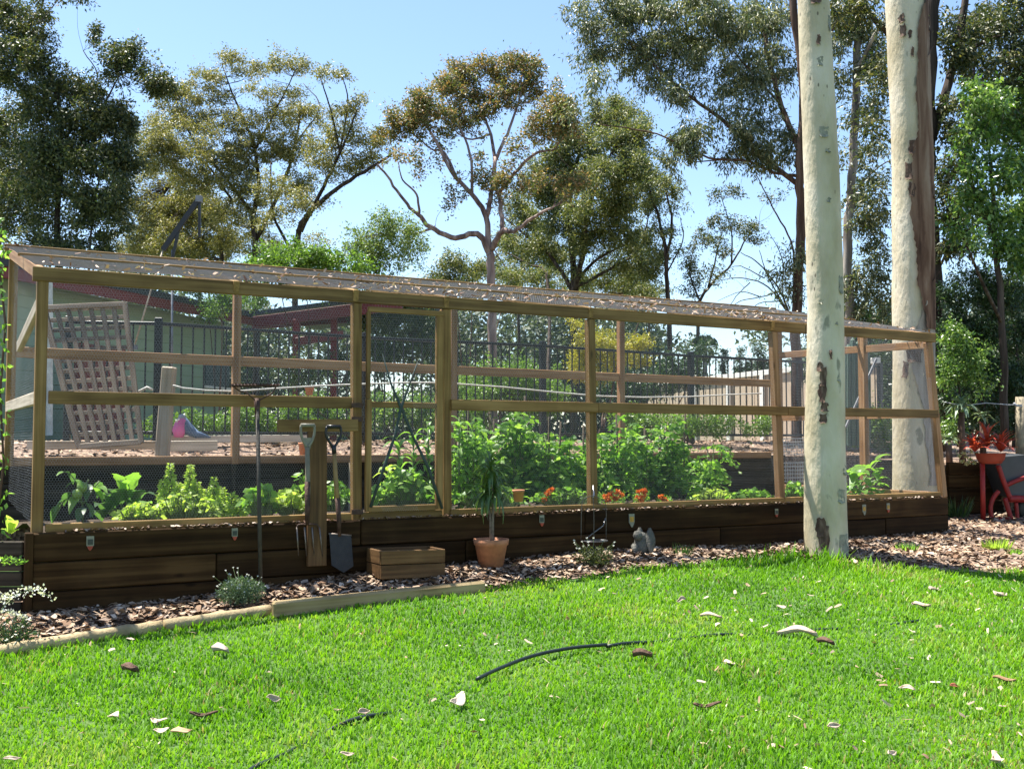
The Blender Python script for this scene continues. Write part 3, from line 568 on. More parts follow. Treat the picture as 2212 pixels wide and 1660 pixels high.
# tall gum with hanging branches, top right
tree('gum_tree', 'tall gum with long hanging grey green branches over the top of the view', 'tree', 16.5,
     [([(1722, 965), (1722, 760), (1724, 600), (1730, 480), (1728, 350), (1735, 200), (1720, 60), (1700, -120)], 12, 8), ([(1728, 330), (1690, 230), (1660, 130), (1640, 20), (1600, -60)], 7, 3), ([(1726, 400), (1650, 340), (1560, 260), (1480, 200), (1400, 130), (1330, 60)], 6, 1.5), ([(1600, 345), (1530, 340), (1420, 290), (1300, 270)], 3, 1), ([(1718, 590), (1708, 520), (1670, 450), (1634, 378)], 2.4, 1), ([(1724, 380), (1670, 372), (1600, 345), (1500, 350)], 4, 1.2), ([(1735, 150), (1800, 60), (1850, -20)], 5, 2), ([(1690, 230), (1600, 130), (1540, 40)], 3, 1)],
     [(1255, 30, 45, 40, .8), (1320, 60, 60, 40, .9), (1275, 110, 45, 40, .8), (1390, 20, 70, 40), (1360, 120, 60, 40, .9), (1290, 175, 50, 30, .6), (1440, 80, 70, 44), (1420, 170, 60, 36, .9), (1500, 20, 70, 44), (1520, 120, 70, 46), (1500, 200, 60, 34, .9), (1590, 60, 70, 50), (1600, 160, 70, 50), (1580, 240, 55, 30, .7), (1660, 40, 60, 50), (1680, 140, 55, 50), (1660, 240, 50, 40, .8), (1480, 310, 36, 40, 1.2), (1500, 280, 34, 26), (1450, 345, 26, 26, .8), (1620, 300, 60, 36, .9), (1660, 340, 60, 30, .9), (1580, 330, 40, 26, .7), (1700, 300, 40, 40, .8), (1350, 10, 60, 30), (1240, 235, 20, 26, .4), (1700, 640, 30, 30, .6), (1690, 580, 24, 40, .5), (1720, 560, 24, 50, .7)],
     L_grey, B_brown, 9.0, .26, 1.0, 1.0, 22)
# pale trunk between the two near gums, with its crown
tree('gum_tree', 'brown and white trunked gum standing between the two big pale trunks', 'tree', 18,
     [([(1835, 962), (1836, 700), (1830, 540), (1838, 430), (1846, 300), (1850, 150), (1860, -60)], 11, 8), ([(1840, 280), (1900, 260), (1960, 270)], 4, 1.5), ([(1848, 160), (1900, 60), (1960, 10)], 5, 2), ([(1838, 420), (1900, 360), (1960, 330)], 2.5, 1)],
     [(1830, 60, 50, 60, .9), (1880, 120, 40, 60, .9), (1870, 230, 36, 50, .7), (1880, 330, 40, 40, .7), (1870, 420, 44, 40, .8), (1860, 500, 44, 40, .7), (1890, 570, 40, 50, .8), (1850, 610, 40, 40, .8), (1890, 660, 40, 40, .7), (1800, 640, 40, 40, .5), (1815, 150, 30, 60, .6), (1815, 320, 24, 60, .5), (1900, 480, 30, 50, .7)],
     L_grey, B_greyb, 8.0, .32, 1.3, .7, 22)
# dark trunk behind the second big gum
tree('gum_tree', 'dark barked gum right behind the second pale trunk, dense dark crown', 'tree', 14.6,
     [([(2026, 975), (2024, 800), (2018, 600), (2004, 420), (2005, 260), (2010, 100), (2022, -100)], 20, 15), ([(2012, 300), (2050, 180), (2075, 60), (2090, -60)], 11, 7), ([(2060, 140), (2130, 90), (2230, 60)], 5, 2), ([(2004, 240), (1950, 120), (1880, 30), (1800, -30)], 9, 4), ([(2030, 420), (2080, 330), (2100, 200), (2110, 40)], 4, 2), ([(2018, 600), (2060, 520), (2100, 500)], 3, 1)],
     [(2130, 60, 60, 60, .9), (2190, 120, 60, 60, 1), (2100, 150, 44, 50, .8), (2060, 60, 34, 50, .6), (1950, 40, 50, 40, .7), (1840, 20, 60, 40, .8), (2060, 260, 36, 60, .8), (2060, 380, 34, 60, .8), (2200, 30, 60, 40), (2070, 470, 40, 50, .9), (2060, 550, 40, 44, .8), (2120, 230, 50, 50, .8), (2090, 100, 50, 50, .8), (2180, 220, 50, 50, .8), (1900, 180, 34, 50, .7), (1880, 300, 30, 50, .6), (1890, 430, 34, 50, .6)],
     L_dark, B_dark, 9.0, .36, 1.4, .5, 24)
tree('lilly_pilly_tree', 'glossy leaved green tree filling the right edge of the view', 'tree', 13.6,
     [([(2170, 965), (2165, 700), (2150, 520), (2140, 350)], 9, 4), ([(2150, 520), (2100, 400), (2080, 320)], 5, 2), ([(2155, 560), (2210, 440), (2230, 300)], 5, 2), ([(2165, 700), (2100, 560), (2070, 480)], 4, 1.5)],
     [(2130, 210, 60, 40), (2190, 190, 60, 46), (2100, 280, 50, 44), (2170, 280, 60, 50), (2230, 260, 50, 60), (2090, 360, 40, 40, .9), (2150, 370, 55, 46), (2215, 370, 50, 50), (2100, 440, 46, 40), (2170, 460, 55, 46), (2230, 460, 40, 60), (2080, 500, 36, 30, .8), (2140, 530, 50, 40, .9), (2210, 550, 50, 50), (2260, 400, 60, 120), (2270, 200, 60, 100)],
     L_gloss, B_dark, 9.5, .46, 1.0, .6, 20)
tree('wattle_shrub', 'soft dark green shrub with fine leaves right of the enclosure', 'shrub', 14.0,
     [([(2130, 965), (2120, 800), (2110, 680)], 5, 2), ([(2190, 965), (2200, 820), (2190, 700)], 5, 2)],
     [(2060, 620, 34, 40, .9), (2110, 620, 44, 40), (2160, 640, 50, 46), (2215, 640, 46, 50), (2060, 700, 34, 44), (2120, 710, 50, 46), (2190, 730, 55, 50), (2050, 780, 30, 40), (2100, 800, 46, 40), (2170, 820, 55, 46), (2220, 840, 46, 56), (2070, 860, 40, 36), (2140, 890, 50, 40, .8), (2210, 920, 50, 40, .8)],
     L_deep, B_dark, 7.0, .3, 1.25, .4, 20, twigs=False)
tree('shrub', 'pale green shrub of small leaves beside the enclosure corner', 'shrub', 13.3,
     [([(2070, 965), (2072, 850), (2066, 770)], 3, 1)],
     [(2060, 740, 30, 40), (2095, 770, 36, 36, .9), (2060, 810, 28, 36), (2110, 820, 34, 30, .7), (2070, 880, 28, 26, .6), (2055, 930, 24, 24, .8)],
     L_gloss, B_dark, 6.0, .42, 1.0, .5, 15, twigs=False)
# shrubs just beyond the fence
def shrub(label, Y, clumps, mat, lpx=5, asp=.45, dens=1.0, puff=15, stems=3, name='shrub', cat='shrub', **k):
    x0 = np.mean([c[0] for c in clumps]); y1 = max(c[1] for c in clumps); limbs = []
    for i in range(stems):
        c = clumps[int(R.integers(len(clumps)))]; limbs.append(([(x0 + R.uniform(-12, 12), 958), ((x0 + c[0]) / 2, (958 + c[1]) / 2), (c[0], c[1])], 2.2, .8))
    return tree(name, label, cat, Y, limbs, clumps, mat, B_brown, lpx, asp, dens, .3, puff, **k)
shrub('bright lime green shrub rising over the middle of the enclosure roof', 17.5, [(620, 545, 60, 30), (680, 560, 50, 30), (590, 570, 40, 26), (740, 575, 50, 28), (790, 590, 40, 24), (560, 590, 50, 30), (660, 610, 60, 34), (740, 625, 60, 34), (820, 620, 36, 30)], L_bright, 5.5, .6, 1.2, 16)
shrub('rounded mid green tree right of the lime green shrub', 20, [(820, 480, 40, 24), (870, 490, 40, 26), (790, 510, 40, 30), (850, 530, 50, 34), (900, 530, 30, 30, .8), (770, 540, 36, 26), (810, 560, 40, 26), (880, 570, 34, 26, .7)], island('leaf_mid_green', [(.08, .13, .03), (.14, .20, .05), (.22, .27, .09)], .5, .35, 1.4), 5, .42, .6, 15)
shrub('leafy shrub seen through the netting under the roof at the left', 16.5, [(430, 620, 40, 24), (480, 640, 40, 30), (450, 670, 40, 26), (540, 640, 40, 26)], L_bright, 5, .5, 1.0, 14)
shrub('dense green tree seen through the enclosure door', 18.5, [(800, 690, 40, 40), (850, 680, 50, 36), (910, 690, 46, 40), (870, 740, 60, 40), (820, 770, 50, 36, .9), (930, 740, 36, 40, .8), (720, 800, 60, 34, .9), (660, 800, 60, 36, .8)], island('leaf_netted_green', [(.03, .055, .02), (.07, .11, .03), (.12, .16, .05)], .45, .3, 1.4), 5.5, .5, 1.0, 17)
shrub('golden yellow shrub behind the black fence', 15.8, [(1245, 700, 20, 16, .7), (1270, 725, 26, 18), (1300, 735, 34, 20), (1260, 760, 30, 20), (1340, 745, 40, 18), (1385, 735, 26, 14), (1310, 770, 40, 22), (1370, 770, 34, 18, .8), (1250, 800, 30, 24, .8), (1290, 810, 34, 22, .7)], L_gold, 5.5, .4, 1.1, 12)
shrub('low green hedge plants right of the door behind the black fence', 17, [(1010, 830, 40, 30), (1070, 800, 46, 30, .9), (1130, 810, 50, 34), (1060, 850, 60, 30), (1190, 840, 50, 34), (1150, 870, 60, 30), (1010, 890, 50, 30)], L_bright, 5, .45, .9, 15)
shrub('dark green shrub right of the golden one behind the fence', 18, [(1420, 820, 40, 40), (1370, 840, 40, 36), (1330, 860, 46, 34), (1470, 800, 34, 40, .8), (1510, 790, 30, 50, .8)], L_deep, 5, .4, 1.1, 15)
shrub('leafy plants along the fence at the left below the house wall', 12.2, [(420, 910, 36, 26), (470, 915, 36, 24), (520, 905, 34, 28, .9), (330, 920, 26, 20, .9), (380, 925, 30, 16), (570, 900, 40, 30), (640, 890, 40, 34), (560, 930, 40, 18)], L_bright, 6, .45, 1.0, 12, twigs=False)
shrub('trailing green plants along the fence left of the door', 13.0, [(690, 890, 40, 40), (740, 900, 40, 34, .8), (800, 890, 40, 40, .8), (850, 880, 46, 40, .8), (910, 890, 40, 40), (650, 930, 40, 18)], L_gloss, 6, .4, 1.0, 13, twigs=False)
shrub('leafy shrub behind the fence right of the twin posts', 14.5, [(1410, 910, 50, 26), (1480, 915, 50, 24), (1560, 915, 50, 24), (1640, 920, 46, 22), (1360, 905, 40, 26)], L_bright, 5.5, .45, .9, 12, twigs=False)
shrub('light green shrub in the corner behind the near pale trunk', 15.2, [(1845, 930, 34, 34), (1890, 915, 34, 40), (1860, 880, 30, 26, .8), (1900, 950, 26, 22), (1800, 930, 30, 30)], L_bright, 6, .4, .9, 13)
shrub('tall dark green shrub mass beyond the right end of the fence', 19, [(1830, 700, 60, 60), (1900, 720, 60, 70), (1850, 800, 70, 60), (1950, 790, 60, 60), (1780, 790, 50, 60, .8), (1900, 870, 60, 50), (1990, 700, 50, 80), (1760, 720, 36, 50, .6)], L_deep, 6.5, .4, 1.1, 18)
for i, (x, y0, hw) in enumerate([(1565, 752, 16), (1600, 748, 18), (1640, 742, 20), (1622, 770, 18), (1668, 765, 18)]):
    shrub(['narrow dark cypress nearest the golden shrub behind the fence', 'second narrow dark cypress behind the fence', 'tallest narrow dark cypress behind the fence', 'short dark cypress in front of the tallest one', 'narrow dark cypress beside the enclosure post at right'][i], 27 + i * .6,
          [(x, y0 + 22, hw * .4, 22), (x, y0 + 55, hw * .7, 26), (x, y0 + 95, hw, 34), (x, y0 + 145, hw, 34)], L_deep, 4.5, .35, 1.3, 8, 1, 'cypress', 'tree', group='cypresses behind the black fence', twigs=False)
shrub('low olive thicket at the foot of the twisted tree, above the roof line', 25, [(980, 572, 36, 24), (1020, 590, 40, 22), (955, 605, 36, 24), (1100, 600, 44, 22), (1000, 620, 50, 24)], L_mid, 4.6, .42, 1.0, 13)
shrub('dark thicket around the forked trunk above the roof line', 33, [(1180, 600, 46, 22), (1290, 605, 50, 22), (1350, 600, 40, 26), (1400, 630, 40, 22), (1240, 625, 50, 20)], L_mid, 4.4, .42, 1.0, 12)
tree('gum_tree', 'hazy olive gum filling the gap behind the forked dark trunk', 'tree', 40, [([(1120, 958), (1122, 640), (1130, 540), (1150, 460)], 4, 1.5), ([(1124, 620), (1080, 560), (1060, 520)], 2.5, 1)], [(1130, 455, 44, 26, .8), (1170, 500, 44, 30, .8), (1095, 520, 40, 28, .8), (1140, 550, 50, 30), (1060, 570, 36, 24, .8), (1200, 560, 44, 28)], L_mid, B_dark, 4.2, .42, .9, .3, 13)
tree('gum_tree', 'hazy olive gum low behind the umbrella crowned gum', 'tree', 42, [([(430, 958), (432, 620), (420, 500), (400, 430)], 4, 1.5), ([(432, 600), (480, 520), (500, 480)], 2.5, 1)], [(400, 430, 50, 28), (340, 470, 50, 30), (460, 470, 50, 30), (300, 530, 50, 30), (380, 530, 60, 34), (470, 540, 60, 30), (540, 500, 40, 30, .8), (600, 540, 50, 26, .8), (680, 520, 40, 24, .6)], L_olive, B_dark, 4.2, .42, .9, .3, 13)
tree('gum_tree', 'small hazy gum between the slim gum and the wispy tree', 'tree', 41, [([(1400, 958), (1402, 680), (1390, 600)], 3, 1.2)], [(1380, 600, 40, 24, .8), (1350, 640, 40, 24), (1420, 640, 36, 22, .8), (1390, 560, 30, 20, .6)], L_mid, B_dark, 4.2, .42, .9, .3, 13)
# small palm beyond the fence
pr = thing('palm', 'small palm with drooping head seen between posts at the right', 'palm', at(1522, 957, 28))
m = MB(); m.tube([at(1522, 957, 28), at(1524, 850, 28), at(1522, 730, 28)], [.07, .06, .06], 7); m.build('trunk', B_greyb, pr, True)
c0 = np.array(at(1522, 728, 28)); nf = 260; th = R.uniform(0, 6.28, nf); ln = R.uniform(.05, .27, nf)
P = c0 + np.stack([np.cos(th) * ln, np.sin(th) * ln, .1 - 1.6 * ln ** 2 - R.uniform(0, .12, nf)], 1); D = np.stack([np.cos(th) * .5, np.sin(th) * .5, -np.ones(nf)], 1)
leaf_obj('crown', P, .22, .03, D, L_deep, pr)
# far woods closing the gaps low down
far = []; 
for x, y, rx, ry, k in [(-200, 700, 200, 200, 1), (60, 800, 120, 140, 1), (300, 700, 120, 160, .9), (520, 760, 140, 120, 1), (760, 720, 130, 80, .8), (980, 780, 120, 130, .7), (1160, 760, 140, 130, .8), (1340, 780, 120, 150, .9), (1480, 880, 120, 80, .9), (1640, 880, 120, 80, .9), (1800, 850, 120, 120, 1), (2000, 800, 140, 170, 1), (2220, 780, 160, 200, 1), (1000, 660, 60, 50, .5), (1200, 660, 80, 50, .6), (1360, 650, 60, 40, .7), (930, 700, 60, 60, .6), (1500, 760, 60, 40, .35), (1650, 720, 60, 40, .3)]:
    n = int(6500 * k * rx * ry / 16000); u = unit(R.normal(size=(n, 3))) * R.uniform(0, 1, (n, 1)) ** .4
    q = at_np(x + u[:, 0] * rx + R.normal(size=n) * 8, y - u[:, 1] * ry, 46 + u[:, 2] * 5); far.append(q)
n = 42000; bx_ = R.uniform(-300, 2500, n); by_ = 965 - 185 * R.uniform(0, 1, n) ** 1.2 * (.75 + .25 * np.sin(bx_ * .02) * np.sin(bx_ * .0073 + 1)); far.append(at_np(bx_, by_, 44 + R.uniform(-2, 5, n)))
far = np.concatenate(far); n = len(far)
tag(leaf_obj('distant_woods', far, R.uniform(.16, .36, n), R.uniform(.09, .18, n), R.normal(size=(n, 3)), L_blue, None), kind='stuff')
# ---------------------------------------------------------------- the two big pale gums
cream = palebark('cream_bark', [(.385, .33, .21), (.49, .43, .30), (.585, .525, .405)], (.25, .235, .17), (.09, .07, .05))
def big_trunk(rows, Y, mat, n=28, bump=.035, seed=3):
    """rows: (py, middle px, width px)"""
    rows = sorted(rows, key=lambda r: -r[0]); rs = np.random.default_rng(seed); V = []; m = []
    ys = np.array([r[0] for r in rows][::-1], float); cs = np.array([r[1] for r in rows][::-1], float); ws = np.array([r[2] for r in rows][::-1], float)
    Ys = np.arange(rows[0][0], rows[-1][0], -9.0); ph = rs.uniform(0, 6.28, 24)
    for y in Ys:
        c = at(float(np.interp(y, ys, cs)), y, Y); r = float(np.interp(y, ys, ws)) / 2 * Y / FPX
        for k in range(n):
            a = 2 * math.pi * k / n; h = c.z
            d = sum(math.sin(a * (1 + j % 5) + h * (1.1 + j * .9) + ph[j]) / (2 + j * .6) for j in range(14)) * bump * .45
            V.append((c.x + r * (1 + d) * math.cos(a), c.y + r * (1 + d) * math.sin(a), c.z))
    F = [(i * n + k, i * n + (k + 1) % n, (i + 1) * n + (k + 1) % n, (i + 1) * n + k) for i in range(len(Ys) - 1) for k in range(n)]
    return mesh_np('trunk', V, F, mat, True)
YG = 9.8
g1 = thing('gum_tree', 'pale spotted gum trunk standing on the lawn edge in front of the wall', 'tree', at(1785, 1210, YG))
link('trunk', big_trunk([(1236, 1786, 104), (1200, 1785, 93), (1120, 1783, 90), (979, 1781, 87), (666, 1784, 77), (346, 1774, 75), (0, 1757, 69), (-700, 1722, 56), (-1400, 1690, 40)], YG, cream), g1)
YH = 12.75
g2 = thing('gum_tree', 'thick pale gum with loose brown bark behind the right end of the enclosure', 'tree', at(1975, 1120, YH))
rows2 = [(1130, 1975, 112), (1060, 1975, 92), (1000, 1974, 86), (625, 1972, 86), (346, 1970, 84), (0, 1956, 87), (-700, 1930, 74), (-1300, 1905, 56)]
link('trunk', big_trunk(rows2, YH, cream, 30, .05, 8), g2)
brownbark = stretched_bark('loose_brown_bark', [(.05, .025, .016), (.11, .058, .038), (.19, .115, .078), (.28, .20, .15)], 10, 1.0, .8)
greybark = stretched_bark('grey_old_bark', [(.16, .135, .115), (.28, .245, .21), (.40, .36, .31)], 9, 1.3, .8)
def bark_shell(name, parent, mat, py0, py1, left, rows, Y, th=.014, seed=1):
    """sheet of bark standing off the right side of the trunk; left(py) = picture x of its torn edge"""
    rs = np.random.default_rng(seed); rows = sorted(rows); ys = [r[0] for r in rows]; cs = [r[1] for r in rows]; ws = [r[2] for r in rows]; V = []; n = 14; Ys = np.arange(py0, py1 + .1, 7.0)
    for y in Ys:
        cx_ = np.interp(y, ys, cs); w_ = np.interp(y, ys, ws) / 2; c = at(float(cx_), y, Y); r = w_ * Y / FPX + th
        u = max(-.95, min(.95, (left(y) + 1.6 * math.sin(y * .047 + seed) + 1.0 * math.sin(y * .13) + .7 * math.sin(y * .37) + rs.normal() * .7 - cx_) / w_)); a0 = -math.acos(u) if False else math.acos(u)
        for k in range(n):
            a = -a0 + (a0 + 1.0) * k / (n - 1); rr = r + (.012 if k == 0 else 0) + rs.uniform(0, .006)
            V.append((c.x + rr * math.cos(a), c.y + rr * math.sin(a), c.z))
    F = [(i * n + k, i * n + k + 1, (i + 1) * n + k + 1, (i + 1) * n + k) for i in range(len(Ys) - 1) for k in range(n - 1)]
    return link(name, mesh_np(name, V, F, mat, True), parent)
xl = lambda y: float(np.interp(y, [-700, 0, 60, 160, 290, 350, 430, 470, 560, 640, 720], [1950, 1985, 1968, 1962, 1965, 1958, 1952, 1955, 1962, 1970, 1985]))
tag(bark_shell('loose_bark', g2, brownbark, -700, 720, xl, rows2, YH), 'long sheet of loose brown bark')
xl2 = lambda y: float(np.interp(y, [640, 720, 760, 800, 860, 900, 960, 1010, 1060], [1990, 1962, 1948, 1958, 1972, 1978, 1984, 1990, 1988]))
bark_shell('old_bark', g2, greybark, 655, 1050, xl2, rows2, YH, .006, 4)
# torn flakes of dark bark on the near trunk
def flake(px, py, w_, h_, parent, mat, Y, rowsC, off=.012, name='bark_flake'):
    V = []; n = 6; m_ = 5
    for i in range(n):
        for k in range(m_):
            x = px + (k / (m_ - 1) - .5) * w_ * (1 - .5 * abs(i / (n - 1) - .45)) + R.normal() * 1.2; y = py + (i / (n - 1) - .5) * h_ + R.normal() * 1.5
            cxx, ww = rowsC(y); u = max(-.97, min(.97, (x - cxx) / (ww / 2))); r = ww / 2 * Y / FPX; c = at(cxx, y, Y); a = -math.acos(u)
            rr = r * 1.02 + off + .01 * (i == n - 1) + R.uniform(0, .008); V.append((c.x + rr * math.cos(a), c.y + rr * math.sin(a), c.z))
    F = [(i * m_ + k, i * m_ + k + 1, (i + 1) * m_ + k + 1, (i + 1) * m_ + k) for i in range(n - 1) for k in range(m_ - 1)]
    return link(name, mesh_np(name, V, F, mat, True), parent)
r1 = lambda y: (float(np.interp(y, [0, 346, 666, 979, 1120, 1200], [1757, 1774, 1784, 1781, 1783, 1785])), float(np.interp(y, [0, 346, 666, 979, 1120, 1200], [69, 75, 77, 87, 90, 93])))
r2 = lambda y: (float(np.interp(y, [0, 346, 625, 1000], [1956, 1970, 1972, 1974])), 86.0)
fb = stretched_bark('flake_bark', [(.045, .026, .02), (.10, .062, .045), (.20, .135, .10)], 20, 5, .6)
for px, py, w_, h_ in [(1762, 795, 10, 20), (1768, 815, 14, 40), (1766, 850, 14, 40), (1770, 880, 16, 18), (1767, 905, 14, 20), (1762, 1135, 16, 40), (1768, 1158, 20, 52), (1740, 720, 9, 34), (1782, 770, 6, 18), (1753, 10, 22, 26), (1758, 100, 8, 22)]:
    flake(px, py, w_, h_, g1, fb, YG, r1, .01 if px != 1740 else .03)
ob = plain('olive_stain_bark', (.24, .235, .175), .8, 0, .3, 20, .3)
for px, py, w_, h_ in [(1762, 145, 14, 20), (1770, 295, 22, 22), (1778, 335, 12, 10), (1786, 60, 8, 34), (1808, 620, 14, 36), (1800, 100, 8, 20), (1806, 1070, 18, 30), (1817, 1010, 16, 26), (1765, 655, 8, 10), (1812, 1180, 26, 60), (1780, 440, 8, 10), (1800, 820, 7, 12), (1795, 700, 8, 10)]:
    flake(px, py, w_, h_, g1, ob, YG, r1, -.006, 'bark_patch')
for px, py, w_, h_ in [(1935, 55, 10, 20), (1937, 82, 12, 26), (1950, 90, 6, 18), (1955, 130, 5, 18), (1955, 330, 12, 30), (1945, 800, 10, 36), (1962, 730, 26, 30), (1960, 765, 30, 40), (1998, 60, 14, 30), (2008, 420, 18, 30), (1950, 380, 14, 36), (1955, 420, 12, 30)]:
    flake(px, py, w_, h_, g2, fb if px != 1962 else greybark, YH, r2, .01)
for px, py, qx, qy in [(2012, 612, 2034, 580), (2006, 120, 2018, 95), (1968, 330, 1985, 300)]:
    m = MB(); p = at(px, py, YH - .2); q = at(qx, qy, YH - .1); m.box((p + q) / 2, (q - p) / 2, (0, .004, 0), (.02, 0, .03)); m.build('peeling_strip', brownbark, g2)
# ---------------------------------------------------------------- grass
def grass_patch():
    n = 240000; Y = 3.4 + (10.6 - 3.4) * R.uniform(0, 1, n) ** 1.15; X = R.uniform(-.56, .58, n) * Y + R.normal(size=n) * .2
    e = np.interp(X, EX, EY); ragged = .03 * np.sin(X * 23) + .04 * np.sin(X * 7.3 + 1) + R.normal(size=n) * .025
    k = Y < e + ragged; X, Y = X[k], Y[k]; e = e[k]; n = len(X)
    Z = gz(X, Y) + .012 * np.sin(X * 2.1 + Y * 1.3) * np.sin(Y * 1.7 - X * .8)
    patch = .5 + .5 * np.sin(X * 3.1 + 1.3 * np.sin(Y * 2.2)) * np.sin(Y * 2.7 + 1.1 * np.sin(X * 1.7))
    dry = soft_np((X - 1.0) / 2.0) * soft_np((5.6 - Y) / 1.2)
    dt = np.hypot(X - 2.6, (Y - 9.5) * 1.0); tall = np.exp(-(dt / .55) ** 2)
    H = R.uniform(.014, .043, n) * (.75 + .5 * patch) * (1 - .35 * dry) * (1 + 2.2 * tall) * (1 + .5 * np.exp(-((e - Y) / .12) ** 2))
    az = R.uniform(0, 6.283, n); lean = R.uniform(.15, .9, n) * H; W = R.uniform(.0024, .0056, n) * (1 + .08 * (Y - 4))
    fx, fy = np.cos(az), np.sin(az); sx, sy = -fy, fx
    base = np.stack([X, Y, Z - .003], 1); S = np.stack([sx, sy, 0 * sx], 1) * W[:, None]; Fw = np.stack([fx, fy, 0 * fx], 1)
    m1 = base + Fw * (lean * .35)[:, None] + np.stack([0 * H, 0 * H, H * .62], 1); tp = base + Fw * lean[:, None] + np.stack([0 * H, 0 * H, H], 1)
    VV = np.stack([base - S, base + S, m1 - S * .8, m1 + S * .8, tp], 1); old = R.uniform(0, 1, n) < .02 + .34 * dry + .12 * np.clip(patch - .75, 0, 1) * 4
    for nm_, mk, mt in (('lawn_grass', ~old, gmat), ('dry_grass', old, dmat)): blades(nm_, VV[mk], mt)
def blades(nm_, VV, mt):
    n = len(VV); V = VV.reshape(-1, 3); i = np.arange(n)[:, None] * 5
    F = np.concatenate([i + np.array([[0, 1, 3]]), i + np.array([[0, 3, 2]]), i + np.array([[2, 3, 4]])], 1).reshape(-1, 3)
    tag(link(nm_, mesh_np(nm_, V, F, mt)), kind='stuff')
def soft_np(t): t = np.clip(t, 0, 1); return t * t * (3 - 2 * t)
dmat = island('dry_blade', [(.22, .22, .05), (.36, .31, .12), (.26, .17, .07), (.17, .24, .03), (.44, .38, .19)], .6, .3, 1.2)
gmat = island('grass_blade', [(.042, .115, .005), (.09, .225, .008), (.14, .31, .012), (.195, .355, .02), (.31, .34, .09)], .5, .42, 1.3, .35, .8)
grass_patch()
# ---------------------------------------------------------------- house, patio roof, fences
housegreen = plain('green_wall', (.27, .38, .26), .8, 0, .06, 3, .1, 30)
fascia = plain('dark_red_fascia', (.15, .028, .026), .5, 0, .15, 8, .05)
roofdark = plain('dark_roof', (.03, .036, .038), .6, 0, .2, 6, .1)
ha = at(80, 604, 13.6); hb = at(548, 694, 19.4); hd = Vector((hb.x - ha.x, hb.y - ha.y, 0)).normalized(); hn = Vector((hd.y, -hd.x, 0))
house = thing('house', 'green walled house with dark roof and dark red fascia left behind the black fence', 'house', (ha.x, ha.y, 1.2))
back = -hn * 6; z0 = 1.15
m = MB(); A_ = Vector((ha.x, ha.y, 0)) - hd * 1.5; B_ = Vector((hb.x, hb.y, 0)); ze = (ha.z + hb.z) / 2
m.box((A_ + B_) / 2 + back / 2 - hn * .45 + UP * (z0 + ze) / 2, (B_ - A_) / 2 - hd * .3, back / 2, UP * (ze - z0) / 2); m.build('wall', housegreen, house)
for k in range(14):
    z = z0 + .12 + k * .165; a = A_ - hn * .445; b_ = B_ - hn * .445 - hd * .6
    if z < ze - .1: timber('weatherboard', (a.x, a.y, z), (b_.x, b_.y, z), .016, .155, hn, housegreen, house)
timber('fascia', Vector((A_.x, A_.y, ha.z)), Vector((B_.x, B_.y, hb.z)), .03, .16, hn, fascia, house)
m = MB(); e1 = Vector((A_.x, A_.y, ha.z + .06)); e2 = Vector((B_.x, B_.y, hb.z + .06))
m.prism([e1 + hn * .05, e2 + hn * .05, e2 + hn * .05 - hn * 3.2 + UP * .55, e1 + hn * .05 - hn * 3.2 + UP * .55], (0, 0, .1)); m.build('roof', roofdark, house)
m = MB(); p = at(215, 890, 14.4); m.box(p + hn * .0, hn * .05, hd * .5, UP * .9); m.build('door', plain('red_brown_door', (.12, .03, .025), .6), house)
for px in (500,):
    p = hit(468, 806, A_ - hn * .44, hn); m = MB(); m.box((p.x, p.y, p.z), hn * .03, hd * .42, UP * .24); o = m.build('window', plain('window_glass', (.05, .07, .075), .15), house)
    m = MB(); m.box((p.x, p.y, p.z + .26), hn * .045, hd * .46, UP * .022); m.box((p.x, p.y, p.z - .26), hn * .045, hd * .46, UP * .022); m.build('window_frame', white, o)
m = MB(); m.tube([at(105, 605, 13.3), at(106, 700, 13.3), at(105, 940, 13.3)], .05, 8); m.build('downpipe', plain('pale_pipe', (.5, .55, .5), .5), house)
pt = thing('patio_roof', 'low patio roof with dark red beams on red posts right of the house', 'patio roof', at(680, 950, 18.5))
pa_, pb_ = at(548, 696, 19.0), at(868, 656, 17.6); dn = Vector((.15, .98, 0))
timber('fascia', pa_, pb_, .05, .20, (0, 1, 0), fascia, pt)
m = MB(); u_ = UP * .13; m.prism([pa_ + u_, pb_ + u_, pb_ + u_ + dn * 3.5 + UP * .1, pa_ + u_ + dn * 3.5 + UP * .1], (0, 0, .07)); m.build('roof_sheet', roofdark, pt)
timber('beam', at(545, 702, 20.5), at(790, 686, 20.2), .06, .16, (0, 1, 0), fascia, pt)
for x, y0 in ((641, 690), (722, 682)):
    p = at(x, y0, 18.6); timber('post', p, (p.x, p.y, 1.2), .11, .11, (0, 1, 0), darkred, pt)
p = at(640, 738, 18.5); q = at(742, 722, 18.4); timber('beam', p, q, .06, .14, (0, 1, 0), fascia, pt)
